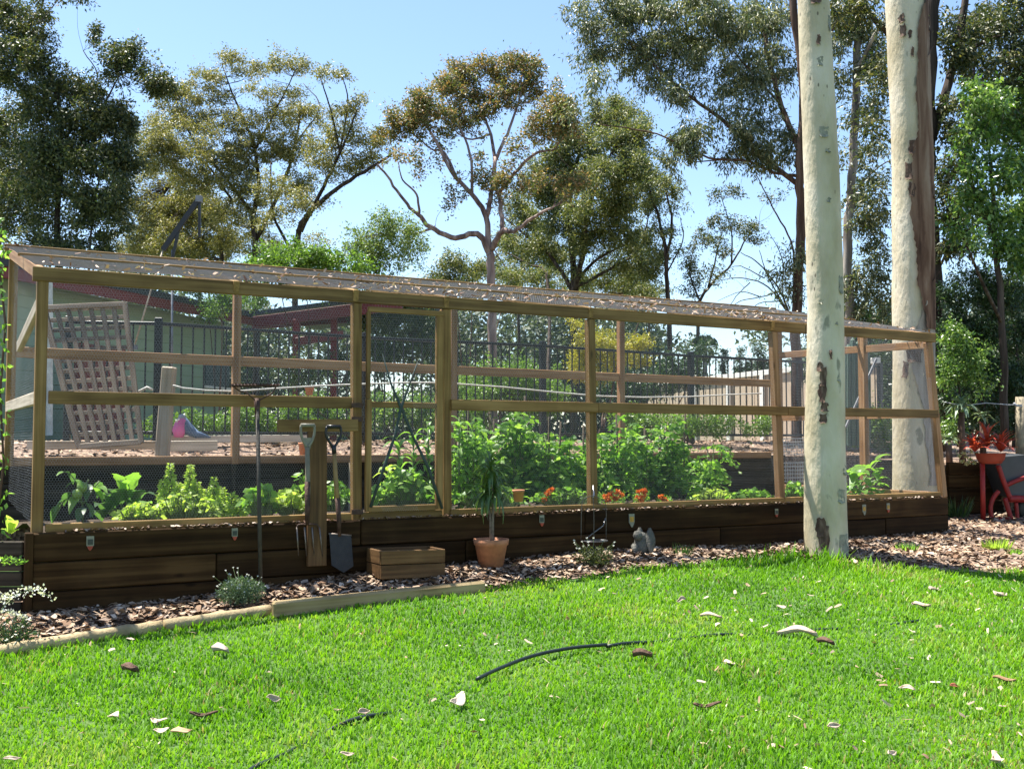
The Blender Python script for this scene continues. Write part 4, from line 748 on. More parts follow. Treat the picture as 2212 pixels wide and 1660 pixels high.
# beige sheet fence on the right
beige = plain('beige_sheet', (.46, .37, .27), .6, 0, .05, 3, 0)
bf = thing('sheet_fence', 'beige steel sheet fence with pale capping behind the black fence', 'fence', at(1600, 950, 22))
ga, gb = at(1400, 832, 25.5), at(1900, 778, 18.0); gd = Vector((gb.x - ga.x, gb.y - ga.y, 0)); GL = gd.length; gd.normalize(); gn = Vector((gd.y, -gd.x, 0)); ztop = (ga.z + gb.z) / 2
def gp(t, z, o=0): 
    p = ga + (gb - ga) * (t / GL); return Vector((p.x, p.y, p.z + z)) + gn * o
timber('capping', gp(0, 0, .02), gp(GL, 0, .02), .09, .10, gn, white, bf)
npan = int(GL / .26); 
for i in range(npan):
    a = (i + .5) * GL / npan; timber('sheet_rib', gp(a, -.05), gp(a, -1.75), .035, GL / npan * .94, gn, beige, bf)
for px in (1548, 1652, 1745):
    a = GL * (px - 1400) / 500 * .8 + .3; timber('post', gp(a, -.06, .06), gp(a, -1.7, .06), .05, .12, gn, white, bf)
# black pool fence
pf = thing('pool_fence', 'black metal bar fence running behind the enclosure', 'fence', at(900, 950, 13))
pts = [at(150, 678, 10.85), at(343, 691, 11.0), at(790, 722, 12.5), at(1172, 741, 13.6), at(1492, 764, 15.2), at(1900, 790, 17.4)]
pp = [Vector((p.x, p.y, 2.46)) for p in pts]
def seg(k, t, z): p = pp[k].lerp(pp[k + 1], t); return Vector((p.x, p.y, z))
barme = beambox(1.13, .016, .016, .003); barme.materials.append(darkmetal); barme.name = 'bar'
for k in range(len(pp) - 1):
    d = pp[k + 1] - pp[k]; Lk = d.length; nr = Vector((-d.y, d.x, 0))
    for z in (2.46, 1.33): timber('top_rail' if z > 2 else 'bottom_rail', seg(k, 0, z), seg(k, 1, z), .035, .035, nr, darkmetal, pf)
    nb = int(Lk / .118)
    for i in range(1, nb): link('bar', barme, pf, frame_mw(seg(k, i / nb, 1.345), seg(k, i / nb, 2.443), nr))
    timber('fence_post', seg(k, 1, 1.1), seg(k, 1, 2.52), .075, .075, nr, darkmetal, pf)
    if k == 0: timber('fence_post', seg(0, 0, 1.1), seg(0, 0, 2.52), .065, .065, nr, darkmetal, pf)
# cantilever frame above the roof on the left
cf = thing('cantilever_frame', 'dark cantilever umbrella frame without its canopy sticking up behind the roof', 'umbrella frame', at(370, 950, 11.6))
YC = 11.6
m = MB(); m.tube([at(371, 952, YC), at(372, 540, YC)], .012, 8); m.build('pole', greymetal, cf, True)
m = MB(); m.bar(at(352, 540, YC), at(428, 432, YC), .035, .055); m.build('boom', darkmetal, cf)
m = MB(); m.tube([at(290, 748, YC), at(352, 540, YC)], .010, 6); m.build('pull_rod', greyed, cf, True)
m = MB(); m.bar(at(431, 428, YC), at(431, 512, YC), .026, .026, (0, 1, 0)); m.build('hanging_arm', darkmetal, cf)
m = MB(); m.bar(at(372, 560, YC), at(385, 500, YC), .026, .03); m.build('strut', darkmetal, cf)
m = MB(); m.box(at(430, 430, YC), (.03, 0, 0), (0, .035, 0), (0, 0, .035)); m.build('joint', greymetal, cf); m = MB(); m.box(at(291, 750, YC), (.03, 0, 0), (0, .02, 0), (0, 0, .025)); m.build('joint', greymetal, cf)
# lattice panel leaning behind the enclosure
lt = thing('lattice_panel', 'weathered timber lattice panel leaning behind the left bay of the enclosure', 'lattice', at(225, 965, 10.2))
TL, TR, BR, BL = at(98, 669, 10.1), at(270, 661, 10.1), at(305, 952, 9.75), at(172, 962, 9.75)
def lb(u, v): return (TL * (1 - u) + TR * u) * (1 - v) + (BL * (1 - u) + BR * u) * v
lnr = (TR - TL).cross(BL - TL).normalized()
for i in range(8):
    timber('slat', lb(i / 7, 0), lb(i / 7, 1), .012, .044, lnr, latticewood, lt)
for j in range(14):
    timber('slat', lb(0, j / 13) + lnr * .014, lb(1, j / 13) + lnr * .014, .012, .040, lnr, latticewood, lt)
for a, b_ in ((lb(-.01, -.01), lb(1.01, -.01)), (lb(1.01, -.02), lb(1.01, 1.02)), (lb(-.01, -.02), lb(-.01, 1.02)), (lb(-.01, 1.01), lb(1.01, 1.01))):
    timber('frame_bar', a - lnr * .02, b_ - lnr * .02, .022, .05, lnr, latticewood, lt)
# terrace timbers, post, rope, pots
tm = tag(timber('edging_beam', at(350, 963, 10.35), at(470, 962, 10.5), .11, .10, (0, 1, 0), pale_timber), 'pale sawn timber beam lying sunlit on the terrace behind the left bay', 'beam')
tag(timber('edging_beam', at(60, 961, 9.95), at(347, 961, 10.25), .10, .08, (0, 1, 0), greyed), 'grey timber beam lying under the lattice panel on the terrace', 'beam')
tag(timber('edging_beam', at(345, 949, 10.9), at(690, 946, 12.2), .10, .08, (0, 1, 0), pale_timber), 'long thin timber lying behind the pale beam on the terrace', 'beam')
tag(timber('wooden_post', at(366, 792, 10.05), at(350, 985, 10.05), .12, .115, (0, 1, 0), greyed, None, bev=.012), 'squat weathered timber post behind the left bay of the enclosure', 'post')
m = MB(); m.tube([at(*p, 10.1) for p in [(300, 845), (318, 836), (330, 842)]], .012, 6); m.tube([E(ft(x, DEP), DEP + .12, at(x, y, 1).z * 0 + hit(x, y, A0 + FN * (DEP + .12), FN).z) for x, y in [(378, 832), (400, 838), (450, 843), (510, 845), (600, 839), (700, 833), (800, 829), (900, 826), (970, 827), (1100, 836), (1200, 846), (1300, 855), (1400, 858), (1500, 857), (1600, 852), (1660, 850)]], .0085, 6)
tag(m.build('rope', plain('white_rope', (.52, .51, .48), .8, 0, .1, 60, .3), None, True), 'slack white rope strung along the back of the enclosure', 'rope')
def pot(label, px, py, Y, r, h, grp=None):
    p = at(px, py, Y); root = thing('plant_pot', label, 'pot', p, grp)
    m = MB(); m.lathe([(0, 0), (r * .7, 0), (r * .95, h * .8), (r, h * .8), (r * 1.06, h), (r * .9, h), (r * .85, h * .85), (0, h * .84)], p, 18); m.build('pot', terracotta, root, True); return root
pot('small terracotta pot on the terrace behind the fork handle', 655, 985, 10.9, .05, .14)
pot('little terracotta pot hanging behind the rail left of the door', 668, 853, 11.5, .05, .09)
pot('tiny terracotta pot on the front sill left of the wire hanger', 1120, 1083, 8.05, .045, .09)
# pink and grey bird figure
bd = thing('bird_figure', 'pink chested blue grey parrot figure sitting on the terrace', 'bird figure', at(395, 945, 10.9))
Yb = 10.9; pts = [at(386, 944, Yb), at(387, 930, Yb), at(390, 916, Yb), at(394, 905, Yb), at(395, 899, Yb)]
m = MB(); m.tube(pts, [.045, .072, .06, .045, .02], 12); m.build('chest', plain('pink_feathers', (.55, .14, .34), .7), bd, True)
m = MB(); m.tube([at(392, 901, Yb), at(398, 912, Yb + .02), at(408, 928, Yb + .03), at(425, 938, Yb + .03), at(455, 944, Yb + .03)], [.035, .05, .062, .04, .008], 10); m.build('wings', plain('blue_grey_feathers', (.10, .15, .24), .7), bd, True)
m = MB(); m.lathe([(0, .04), (.03, .03), (.04, 0), (.03, -.03), (0, -.04)], at(393, 902, Yb), 12); m.build('head', plain('grey_feathers', (.28, .31, .36), .7), bd, True)
m = MB(); p = at(388, 905, Yb - .04); m.tube([p, p + Vector((-.02, -.01, -.01)), p + Vector((-.025, -.01, -.035))], [.012, .009, .002], 6); m.build('beak', white, bd, True)
# wire baskets at the right rear
wb = thing('wire_basket', 'stack of grey wire baskets behind the right end of the enclosure', 'basket', at(1715, 1040, 13.2))
for y0, y1 in ((948, 982), (1000, 1040)):
    m = MB(); Yw = 13.3; x0, x1 = 1691, 1766
    for k in range(15): x = x0 + (x1 - x0) * k / 14; m.tube([at(x, y0, Yw), at(x + (4 if y0 < 990 else 0), y1, Yw)], .0035, 4, False)
    for k in range(6): y = y0 + (y1 - y0) * k / 5; m.tube([at(x0, y, Yw), at(x1, y, Yw)], .004, 4, False); m.tube([at(x0, y, Yw), at(x0 + 6, y - 2, Yw + .4), at(x1, y - 2, Yw + .4), at(x1, y, Yw)], .004, 4, False)
    m.build('wire_tray', plain('zinc', (.42, .42, .43), .4, .5, .1, 20, 0), wb)
# upright columns at right rear
cc = thing('columnar_cactus', 'clump of tall grey green upright columns behind the right end', 'cactus', at(1845, 960, 14.4))
cg = plain('cactus_skin', (.07, .115, .085), .6, 0, .2, 9, .2)
for x, y0, r in ((1832, 742, .045), (1842, 728, .05), (1853, 735, .05), (1862, 760, .04), (1874, 752, .04)):
    m = MB(); n_ = 16; p0, p1 = at(x, 962, 14.4), at(x, y0, 14.4); V = []; hs = [0, .3, .6, .9, .97, 1]; rr_ = [1, 1, .96, .9, .6, .05]
    for h, q in zip(hs, rr_):
        c = p0.lerp(p1, h)
        for k in range(n_): a = 2 * math.pi * k / n_; q2 = r * q * (1.1 if k % 2 else .88); V.append((c.x + q2 * math.cos(a), c.y + q2 * math.sin(a), c.z))
    m.add(V, [(i * n_ + k, i * n_ + (k + 1) % n_, (i + 1) * n_ + (k + 1) % n_, (i + 1) * n_ + k) for i in range(5) for k in range(n_)]); m.build('column', cg, cc)
tag(timber('prop_pole', at(1893, 775, 14.0), at(1826, 925, 13.8), .03, .03, (0, 1, 0), greymetal), 'thin grey pole leaning against the columns at the right rear', 'pole')
# ---------------------------------------------------------------- vegetables in the bed
stemg = plain('green_stem', (.10, .14, .04), .6, 0, .2, 12, 0)
stake = plain('old_stake', (.06, .045, .03), .9, 0, .3, 20, .3)
V_tom = island('tomato_leaf', [(.05, .125, .02), (.095, .21, .032), (.16, .30, .05), (.25, .38, .08)], .45, .5, 1.6)
V_lime = island('lime_leaf', [(.20, .30, .05), (.32, .43, .085), (.44, .53, .15)], .5, .5, 1.6)
V_mid = island('veg_leaf', [(.075, .18, .03), (.14, .27, .045), (.23, .37, .08)], .4, .5, 1.6)
V_dark = island('dark_veg_leaf', [(0.026, 0.065, 0.023), (0.052, 0.111, 0.033), (0.091, 0.169, 0.052)], .35, .5, 1.6, .7)
def bed(px, py, s): return hit(px, py, A0 + FN * s, FN)
def big_leaf(base, tip, width, mat, parent, droop=.25, name='leaf', lobes=0, up=UP, n=6, fold=.25):
    """one broad leaf: arched midrib, two halves with their own edge, slightly folded"""
    base = Vector(base); tip = Vector(tip); d = tip - base; L = d.length; sd = d.cross(Vector(up)); 
    if sd.length < 1e-4: sd = Vector((1, 0, 0))
    sd.normalize(); nr = sd.cross(d).normalized(); V = []
    for i in range(n + 1):
        t = i / n; c = base + d * t + nr * (L * droop * 4 * t * (1 - t) * .5) - UP * (L * droop * .35 * t * t)
        w_ = width * .5 * (math.sin(math.pi * min(1, t ** .75 * .97 + .02))) * (1 + (.22 * math.sin(t * lobes * math.pi) if lobes else 0)) + .0015
        V += [c - sd * w_ + nr * w_ * fold, c, c + sd * w_ + nr * w_ * fold]
    F = []
    for i in range(n):
        for k in range(2): F.append((i * 3 + k, i * 3 + k + 1, i * 3 + k + 4, i * 3 + k + 3))
    return link(name, mesh_np(name, V, F, mat, True), parent)
def veg_tomato(label, x0, x1, ytop, s, n=900, ybot=1085, stakes=1, mat=None, name='tomato_plant', lsz=.044):
    xm = (x0 + x1) / 2; b0 = bed(xm, ybot, s); root = thing(name, label, 'vegetable plant', b0); m = MB(); Cs = []; Ds = []
    tops = []
    for k in range(7):
        x = R.uniform(x0 + 8, x1 - 8); y = ytop + R.uniform(0, .42) * (ybot - ytop)
        p = [bed(xm + (x - xm) * .4, ybot, s + R.uniform(-.05, .05)), bed(xm + (x - xm) * .7 + R.normal() * 5, (ybot + y) / 2, s + R.uniform(-.15, .15)), bed(x, y, s + R.uniform(-.25, .25))]
        q = catmull(p, 5, .006); m.tube(q, np.linspace(.008, .003, len(q)), 5, False); tops.append(q)
    per = 9; 
    for i in range(n // per):
        q = tops[int(R.integers(7))]; c = np.array(q[int(R.integers(2, len(q)))]); az = R.uniform(0, 6.28); L = R.uniform(.10, .24); dv = np.array([math.cos(az), math.sin(az), R.uniform(-.3, .5)])
        for k in range(per):
            t = (k // 2 + 1) / (per / 2); pos = c + dv * L * t - np.array([0, 0, .5 * L * t * t]); side = np.array([-dv[1], dv[0], 0]) * (1 if k % 2 else -1)
            Cs.append(pos); Ds.append(side * .9 + dv * .5 + np.array([0, 0, -.35]) + R.normal(size=3) * .25)
    m.build('stem', stemg, root, True)
    n_ = len(Cs); Ls = R.uniform(.6, 1.35, n_) * lsz * 1.5
    leaf_obj('foliage', Cs, Ls, Ls * .62, Ds, mat or V_tom, root, .1, .45)
    for k in range(stakes):
        x = xm + (k - .5 * (stakes - 1)) * 30 + R.normal() * 6; mb = MB(); mb.tube([bed(x, ybot, s + .03), bed(x + R.normal() * 3, ytop - 18 + R.uniform(0, 30), s + .03)], .009, 6); mb.build('stake', stake, root, True)
    return root
tl = ['tomato plant beside the door post, broad pale leaves', 'bushy tomato plant left of the potted dracaena top', 'dense tomato plant behind the potted dracaena', 'tomato plant left of the post in the middle bay', 'tomato plant directly behind the middle post', 'tomato plant right of the middle post, above the marigolds', 'sprawling tomato plant over the right marigolds', 'tomato plant at the right of the tall row', 'loose outer tomato plant at the right end of the tall row']
for i, (x0, x1, yt, s) in enumerate([(975, 1040, 885, .75), (1020, 1100, 915, .95), (1085, 1165, 872, .8), (1150, 1235, 905, .7), (1210, 1300, 930, .9), (1285, 1375, 885, .75), (1350, 1445, 925, .95), (1425, 1520, 880, .9), (1490, 1575, 960, 1.0)]):
    veg_tomato(tl[i], x0, x1, yt, s, 1180 if 0 < i < 8 else 700, stakes=1 if i not in (3, 6) else 2, ybot=1092 - i * 2)
# spires of pale green amaranth, second bay
def spires(label, xs, s, mat, ybot=1120):
    b0 = bed(np.mean([x for x, y in xs]), ybot, s); root = thing('leafy_green_plant', label, 'vegetable plant', b0); m = MB(); Cs = []; Ds = []; Ls = []
    for x, y in xs:
        ds = s + R.uniform(-.15, .15); p0 = bed(x + R.normal() * 4, ybot, ds); p1 = bed(x, y, ds); m.tube([p0, p0.lerp(p1, .5) + Vector((R.normal() * .01, 0, 0)), p1], [.007, .006, .003], 5)
        H = (p1 - p0).length; n = int(330 * H / .4)
        t = R.uniform(0, 1, n) ** .8; rad = .015 + .085 * (1 - t) ** .6 * (.6 + .4 * np.sin(t * 26)); az = R.uniform(0, 6.28, n)
        c = np.array(p0) + np.outer(t, np.array(p1 - p0)) + np.stack([np.cos(az) * rad * .4, np.sin(az) * rad * .4, 0 * az], 1)
        d = np.stack([np.cos(az), np.sin(az), R.uniform(-.9, .5, n)], 1); Cs.append(c); Ds.append(d); Ls.append((.022 + .045 * (1 - t)) * R.uniform(.7, 1.3, n))
    m.build('stem', stemg, root, True); Ls = np.concatenate(Ls); leaf_obj('foliage', np.concatenate(Cs), Ls, Ls * .5, np.concatenate(Ds), mat, root, .1)
spires('tall pale green plant with two drooping tipped spires in the left bay', [(368, 1000), (352, 1035), (385, 1040), (412, 1002), (400, 1045), (426, 1040)], .55, V_lime)
spires('pale green bushy plant with pointed spire right of the tall spires', [(462, 1030), (446, 1055), (480, 1052), (500, 1062), (515, 1075)], .6, V_lime)
def leafy(label, x0, x1, ytop, ybot, s, n, size, mat, name='leafy_plant', wid=.75, cat='vegetable plant', droop=.4):
    """low plant of many broad leaves on stalks"""
    xm = (x0 + x1) / 2; b0 = bed(xm, ybot, s); root = thing(name, label, cat, b0); m = MB(); Cs = []; Ds = []
    for i in range(n):
        x = R.uniform(x0, x1); h = R.uniform(.25, 1) ** .7 * (1 - .55 * (2 * (x - xm) / (x1 - x0)) ** 2); y = ybot + (ytop - ybot) * h; ds = s + R.uniform(-.2, .2)
        p = bed(x, y, ds); m.tube([bed(xm + (x - xm) * .6, ybot + 3, ds), p], .0025, 4, False); Cs.append(p)
        az = R.uniform(0, 6.28); Ds.append((math.cos(az), math.sin(az), -droop + R.uniform(-.3, .4)))
    m.build('stem', stemg, root); Ls = R.uniform(.6, 1.3, n) * size; leaf_obj('foliage', Cs, Ls, Ls * wid, Ds, mat, root, .12, .5)
leafy('low pale green lettuce bush in front of the spires', 255, 350, 1085, 1128, .35, 260, .055, V_lime)
leafy('frothy low pale green plant at the foot of the tall spires', 330, 470, 1060, 1124, .4, 420, .05, V_lime)
leafy('pale leafy plant right of the rake handle', 530, 600, 1045, 1112, .45, 170, .075, V_mid)
leafy('pale leafy plant left of the fork board', 590, 665, 1052, 1110, .45, 190, .07, V_lime)
leafy('dark leafy plant between the fork board and the door post', 690, 752, 1035, 1100, .6, 110, .07, V_mid)
leafy('thin leafy plant reaching up left of the fork handle', 640, 668, 1010, 1080, .6, 40, .075, V_mid)
leafy('broad leafed plant at the bottom of the door opening', 812, 940, 1010, 1106, .55, 300, .085, V_mid)
leafy('low light green leaves right of the marigolds', 1500, 1580, 1052, 1086, .5, 170, .05, V_lime)
leafy('low leafy plants left of the right hand post', 1570, 1668, 1055, 1084, .5, 200, .065, V_mid)
leafy('round leafed green plant right of that post, beside the near trunk', 1688, 1745, 1038, 1082, .5, 170, .065, V_mid)
leafy('green plants between the tomato stems and the front sill', 985, 1130, 1045, 1094, .4, 230, .055, V_mid)
leafy('low green plants around the middle post base', 1150, 1300, 1050, 1090, .4, 240, .05, V_mid)
# pepper like plant with hanging leaves at the far left
pl = thing('pepper_plant', 'dark stemmed plant with hanging leaves and green fruit beside the left corner post', 'vegetable plant', bed(170, 1130, .4))
m = MB(); 
for pts in ([(180, 1135), (178, 1090), (165, 1040), (150, 1022)], [(178, 1090), (205, 1050), (215, 1038)], [(178, 1085), (140, 1075), (122, 1110)], [(175, 1060), (192, 1035)]): m.tube([bed(*p, .4) for p in pts], [.007, .006, .005, .003][:len(pts)], 5)
m.build('stem', stemg, pl, True)
for x0, y0, x1, y1, w_ in [(150, 1022, 122, 1024, .05), (152, 1022, 158, 1042, .05), (160, 1035, 178, 1052, .06), (205, 1050, 232, 1062, .06), (215, 1040, 210, 1072, .06), (190, 1045, 186, 1080, .07), (150, 1062, 138, 1090, .06), (140, 1075, 118, 1110, .07), (128, 1090, 112, 1128, .06), (170, 1070, 150, 1105, .07), (185, 1085, 200, 1115, .07), (180, 1095, 168, 1128, .07), (165, 1040, 142, 1052, .05), (200, 1052, 222, 1082, .06)]:
    big_leaf(bed(x0, y0, .4 + R.normal() * .06), bed(x1, y1, .36 + R.normal() * .1), w_, V_dark if R.uniform() < .6 else V_mid, pl, .2)
for x, y in ((167, 1067), (177, 1052)):
    m = MB(); m.lathe([(0, .04), (.03, .03), (.036, 0), (.028, -.03), (0, -.042)], bed(x, y, .36), 12); m.build('fruit', plain('green_fruit', (.16, .24, .05), .3), pl, True)
# silver beet with large leaves
sb = thing('leafy_vegetable', 'plant with large shiny dark leaves behind the pale lettuce', 'vegetable plant', bed(260, 1120, .7))
for x0, y0, x1, y1, w_, mt in [(240, 1100, 212, 1062, .12, V_dark), (245, 1100, 232, 1058, .13, V_dark), (262, 1090, 236, 1050, .13, V_dark), (285, 1095, 300, 1050, .14, V_dark), (290, 1090, 335, 1060, .13, V_dark), (262, 1060, 240, 1015, .09, V_mid), (285, 1060, 298, 1012, .10, V_tom), (270, 1070, 262, 1030, .08, V_mid), (230, 1110, 205, 1085, .11, V_dark), (300, 1105, 328, 1080, .11, V_mid), (250, 1120, 225, 1100, .12, V_dark), (275, 1110, 270, 1070, .13, V_dark), (220, 1125, 195, 1105, .10, V_dark), (305, 1115, 340, 1100, .10, V_mid)]:
    big_leaf(bed(x0, y0, .7), bed(x1, y1, .55 + R.normal() * .12), w_, mt, sb, .35, lobes=5)
m = MB(); 
for x in (240, 262, 285): m.tube([bed(265, 1125, .7), bed(x, 1085, .7)], .007, 5)
m.build('stalk', stemg, sb)
# sweet corn / strappy plants in the door and right of it
def strappy(label, x, ytop, ybot, s, n, mat, spread=46, wd=.055, name='corn_plant'):
    root = thing(name, label, 'vegetable plant', bed(x, ybot, s)); m = MB(); b0, t0 = bed(x, ybot, s), bed(x, ytop + 20, s); m.tube([b0, b0.lerp(t0, .5), t0], [.012, .010, .005], 6); m.build('stem', stemg, root, True)
    for i in range(n):
        h = .15 + .85 * i / n; c = b0.lerp(t0, h); az = i * 2.4 + R.uniform(-.5, .5); L = R.uniform(.7, 1.2) * spread * s_px(s)
        big_leaf(c, c + Vector((math.cos(az) * L, math.sin(az) * L, L * R.uniform(-.1, .55))), wd * R.uniform(.8, 1.2), mat, root, .55, n=7)
def s_px(s): return 8.5 / FPX
strappy('corn plant with arching leaves in the left of the door opening', 862, 935, 1104, .6, 18, V_mid)
strappy('corn plant in the middle of the door opening', 893, 915, 1102, .75, 18, V_tom)
strappy('tall corn plant at the right of the door opening', 925, 892, 1100, .7, 20, V_mid)
strappy('low corn plant in the left of the door opening', 838, 985, 1104, .8, 14, V_lime, 38)
strappy('tall corn plant with big upright leaf right of the door post', 992, 880, 1098, .5, 18, V_mid)
strappy('small corn plant in front of the tomatoes right of the door', 1010, 960, 1096, .6, 11, V_mid)
# marigolds
orange = island('marigold_petal', [(.60, .13, .01), (.75, .22, .015), (.50, .08, .01)], .6, .2, 1.1)
def marigold(label, x0, x1, y, s, heads):
    root = thing('marigold_plant', label, 'flower', bed((x0 + x1) / 2, 1088, s)); Cs = []; Ds = []
    for i in range(220): Cs.append(bed(R.uniform(x0, x1), R.uniform(y + 4, 1088), s + R.normal() * .06)); Ds.append(R.normal(size=3) + np.array([0, 0, .3]))
    leaf_obj('foliage', Cs, R.uniform(.02, .045, 220), .012, Ds, V_mid, root)
    for (x, yy) in heads:
        c = np.array(bed(x, yy, s - .1)); n = 60; u = unit(R.normal(size=(n, 3)) * np.array([1, 1, .6])); q = c + u * .008
        leaf_obj('flower_head', q, R.uniform(.02, .032, n), .018, u, orange, root)
marigold('orange marigold clump right of the middle post', 1296, 1350, 1062, .3, [(1308, 1072), (1320, 1066), (1334, 1062), (1342, 1070), (1314, 1080), (1328, 1076)])
marigold('orange marigold clump in the middle of the front bed', 1368, 1404, 1060, .3, [(1382, 1062), (1390, 1070), (1378, 1074), (1392, 1060), (1384, 1080)])
marigold('small marigold clump nearest the right hand trunk', 1424, 1450, 1070, .3, [(1434, 1076), (1428, 1072), (1438, 1082)])
marigold('rust coloured marigold left of the middle post', 1170, 1215, 1058, .35, [(1182, 1066), (1190, 1058), (1176, 1078)])
# choko vine with big leaves at the right
ch = thing('pumpkin_vine', 'big leafed pumpkin vine climbing at the right end behind the near trunk', 'vegetable plant', bed(1870, 1080, .6))
m = MB(); m.tube([bed(*p, .6) for p in [(1840, 1080), (1860, 1045), (1885, 1010), (1905, 985)]], [.009, .008, .006, .004], 5); m.build('stem', stemg, ch, True)
for i in range(64):
    x = R.uniform(1828, 1908); y = R.uniform(1012 - (x - 1828) * .15, 1072); p = bed(x, y, .5 + R.normal() * .15); az = R.uniform(0, 6.28); L = R.uniform(.07, .14)
    big_leaf(p, p + Vector((math.cos(az) * L, math.sin(az) * L * .6 - .03, R.uniform(-.06, .04))), L * .95, V_mid if R.uniform() < .7 else V_tom, ch, .3, lobes=3)
for x0, y0, x1, y1, w_ in [(1878, 1008, 1836, 1048, .17), (1890, 1000, 1925, 978, .14), (1880, 1010, 1905, 992, .14), (1848, 1060, 1822, 1066, .12)]:
    big_leaf(bed(x0, y0, .45), bed(x1, y1, .35), w_, V_mid, ch, .3)
# small plant outside left corner
oc = thing('young_plant', 'young broad leafed plant at the foot of the left end netting', 'plant', at(20, 1150, 7.15))
for x0, y0, x1, y1 in [(22, 1150, 14, 1108), (24, 1148, 38, 1120), (20, 1152, 2, 1140), (24, 1152, 40, 1142)]: big_leaf(at(x0, y0, 7.15), at(x1, y1, 7.1), .07, V_lime, oc, .25)
vc = thing('climbing_vine', 'thin leafy climber at the left edge beside the end of the enclosure', 'vine', at(-8, 1150, 6.9)); Cs = []; Ds = []
m = MB(); m.tube([at(x, y, 6.95) for x, y in [(-12, 1165), (8, 1000), (0, 850), (12, 700), (-4, 560), (4, 500)]], .008, 5); m.build('stem', B_brown, vc, True)
for y in np.arange(470, 1160, 16): 
    for k in range(5): Cs.append(at(R.uniform(-20, 16), y + R.normal() * 8, 6.93 + R.normal() * .05)); Ds.append(R.normal(size=3) + np.array([0, 0, -.6]))
leaf_obj('foliage', Cs, R.uniform(.03, .065, len(Cs)), .028, Ds, V_mid, vc)
# ---------------------------------------------------------------- tool board and tools
tb = thing('tool_rack', 'timber board and cross rail fixed in front of the left bay for hanging tools', 'tool rack', at(685, 1225, 7.9))
SB = -.05
timber('cross_rail', front(600, 919, SB), front(772, 918, SB), .04, .092, FN, pine, tb)
timber('upright_board', front(685, 932, SB - .004) , front(684, 1222, SB - .06), .035, .145, FN, pine_shade, tb)
# rake standing head up
rk = thing('garden_rake', 'long handled rake leaning head up against the left bay', 'rake', front(562, 1255, -.2))
def fr(px, py, s): return front(px, py, s)
m = MB(); m.tube([fr(563, 1258, -.24), fr(556, 880, -.10)], [.014, .014], 10); m.build('handle', plain('old_grey_handle', (.05, .042, .033), .7, 0, .25, 15, .3), rk, True)
m = MB(); m.tube([fr(556, 900, -.10), fr(555, 860, -.09)], [.018, .022], 10); m.build('socket', rust, rk, True)
m = MB()
for pts in ([(553, 866), (535, 850), (516, 843), (504, 834)], [(557, 866), (575, 856), (588, 848), (597, 834)]): m.tube([fr(*p, -.10) for p in catmull(pts, 4)], .0055, 6)
m.build('bow', rust, rk, True)
m = MB(); m.bar(fr(500, 832, -.10), fr(600, 832, -.10), .022, .022); m.build('head_bar', rust, rk)
for k in range(14):
    x = 502 + 96 * k / 13; p = fr(x, 832, -.10); m = MB(); m.tube([p, p - FN * .05 + UP * .004, p - FN * .075 - UP * .006], [.005, .0045, .002], 5); m.build('tine', rust, rk, True)
# fork hanging tines down
fk = thing('garden_fork', 'garden fork with grey D handle hanging tines down on the board', 'garden fork', fr(664, 1220, -.12))
gh = plain('grey_plastic', (.19, .175, .13), .5, 0, .1, 20, .1)
sF = -.12
def loop(pts, r, mat, name, parent, s, n=7): m = MB(); q = catmull(pts, 4); m.tube([fr(x, y, s) for x, y in q], r, n); return m.build(name, mat, parent, True)
m = MB(); m.tube([fr(650, 918, sF), fr(679, 918, sF)], .014, 10); m.build('grip', gh, fk, True)
loop([(650, 918), (650, 935), (655, 952), (663, 965)], .010, gh, 'yoke', fk, sF); loop([(679, 918), (679, 935), (674, 952), (666, 965)], .010, gh, 'yoke', fk, sF)
m = MB(); m.prism([fr(653, 945, sF), fr(677, 945, sF), fr(669, 972, sF), fr(661, 972, sF)], FN * .016); m.build('yoke_web', gh, fk)
m = MB(); m.tube([fr(664, 965, sF), fr(665, 1060, sF), fr(663, 1110, sF)], [.017, .019, .018], 10); m.build('shaft', plain('pale_wood_shaft', (.18, .155, .10), .6, 0, .2, 15, .2), fk, True)
m = MB(); m.tube([fr(664, 1040, sF - .004), fr(664, 1100, sF - .004), fr(663, 1132, sF)], [.020, .019, .012], 10); m.build('socket', rust, fk, True)
m = MB(); m.tube([fr(x, y, sF) for x, y in catmull([(641, 1150), (642, 1136), (648, 1132), (663, 1132), (679, 1132), (687, 1136), (690, 1150)], 3)], .0065, 6); m.build('shoulder', rust, fk, True)
for x0, x1 in ((641, 645), (658, 662), (674, 679), (690, 697)):
    m = MB(); m.tube([fr(x0, 1138, sF), fr((x0 + x1) / 2, 1170, sF - .01), fr(x1, 1200 if x0 < 690 else 1206, sF)], [.0065, .006, .003], 6); m.build('tine', plain('worn_steel', (.16, .13, .11), .4, .6, .2, 30, .1) if x0 == 641 else bpy.data.materials['worn_steel'], fk, True)
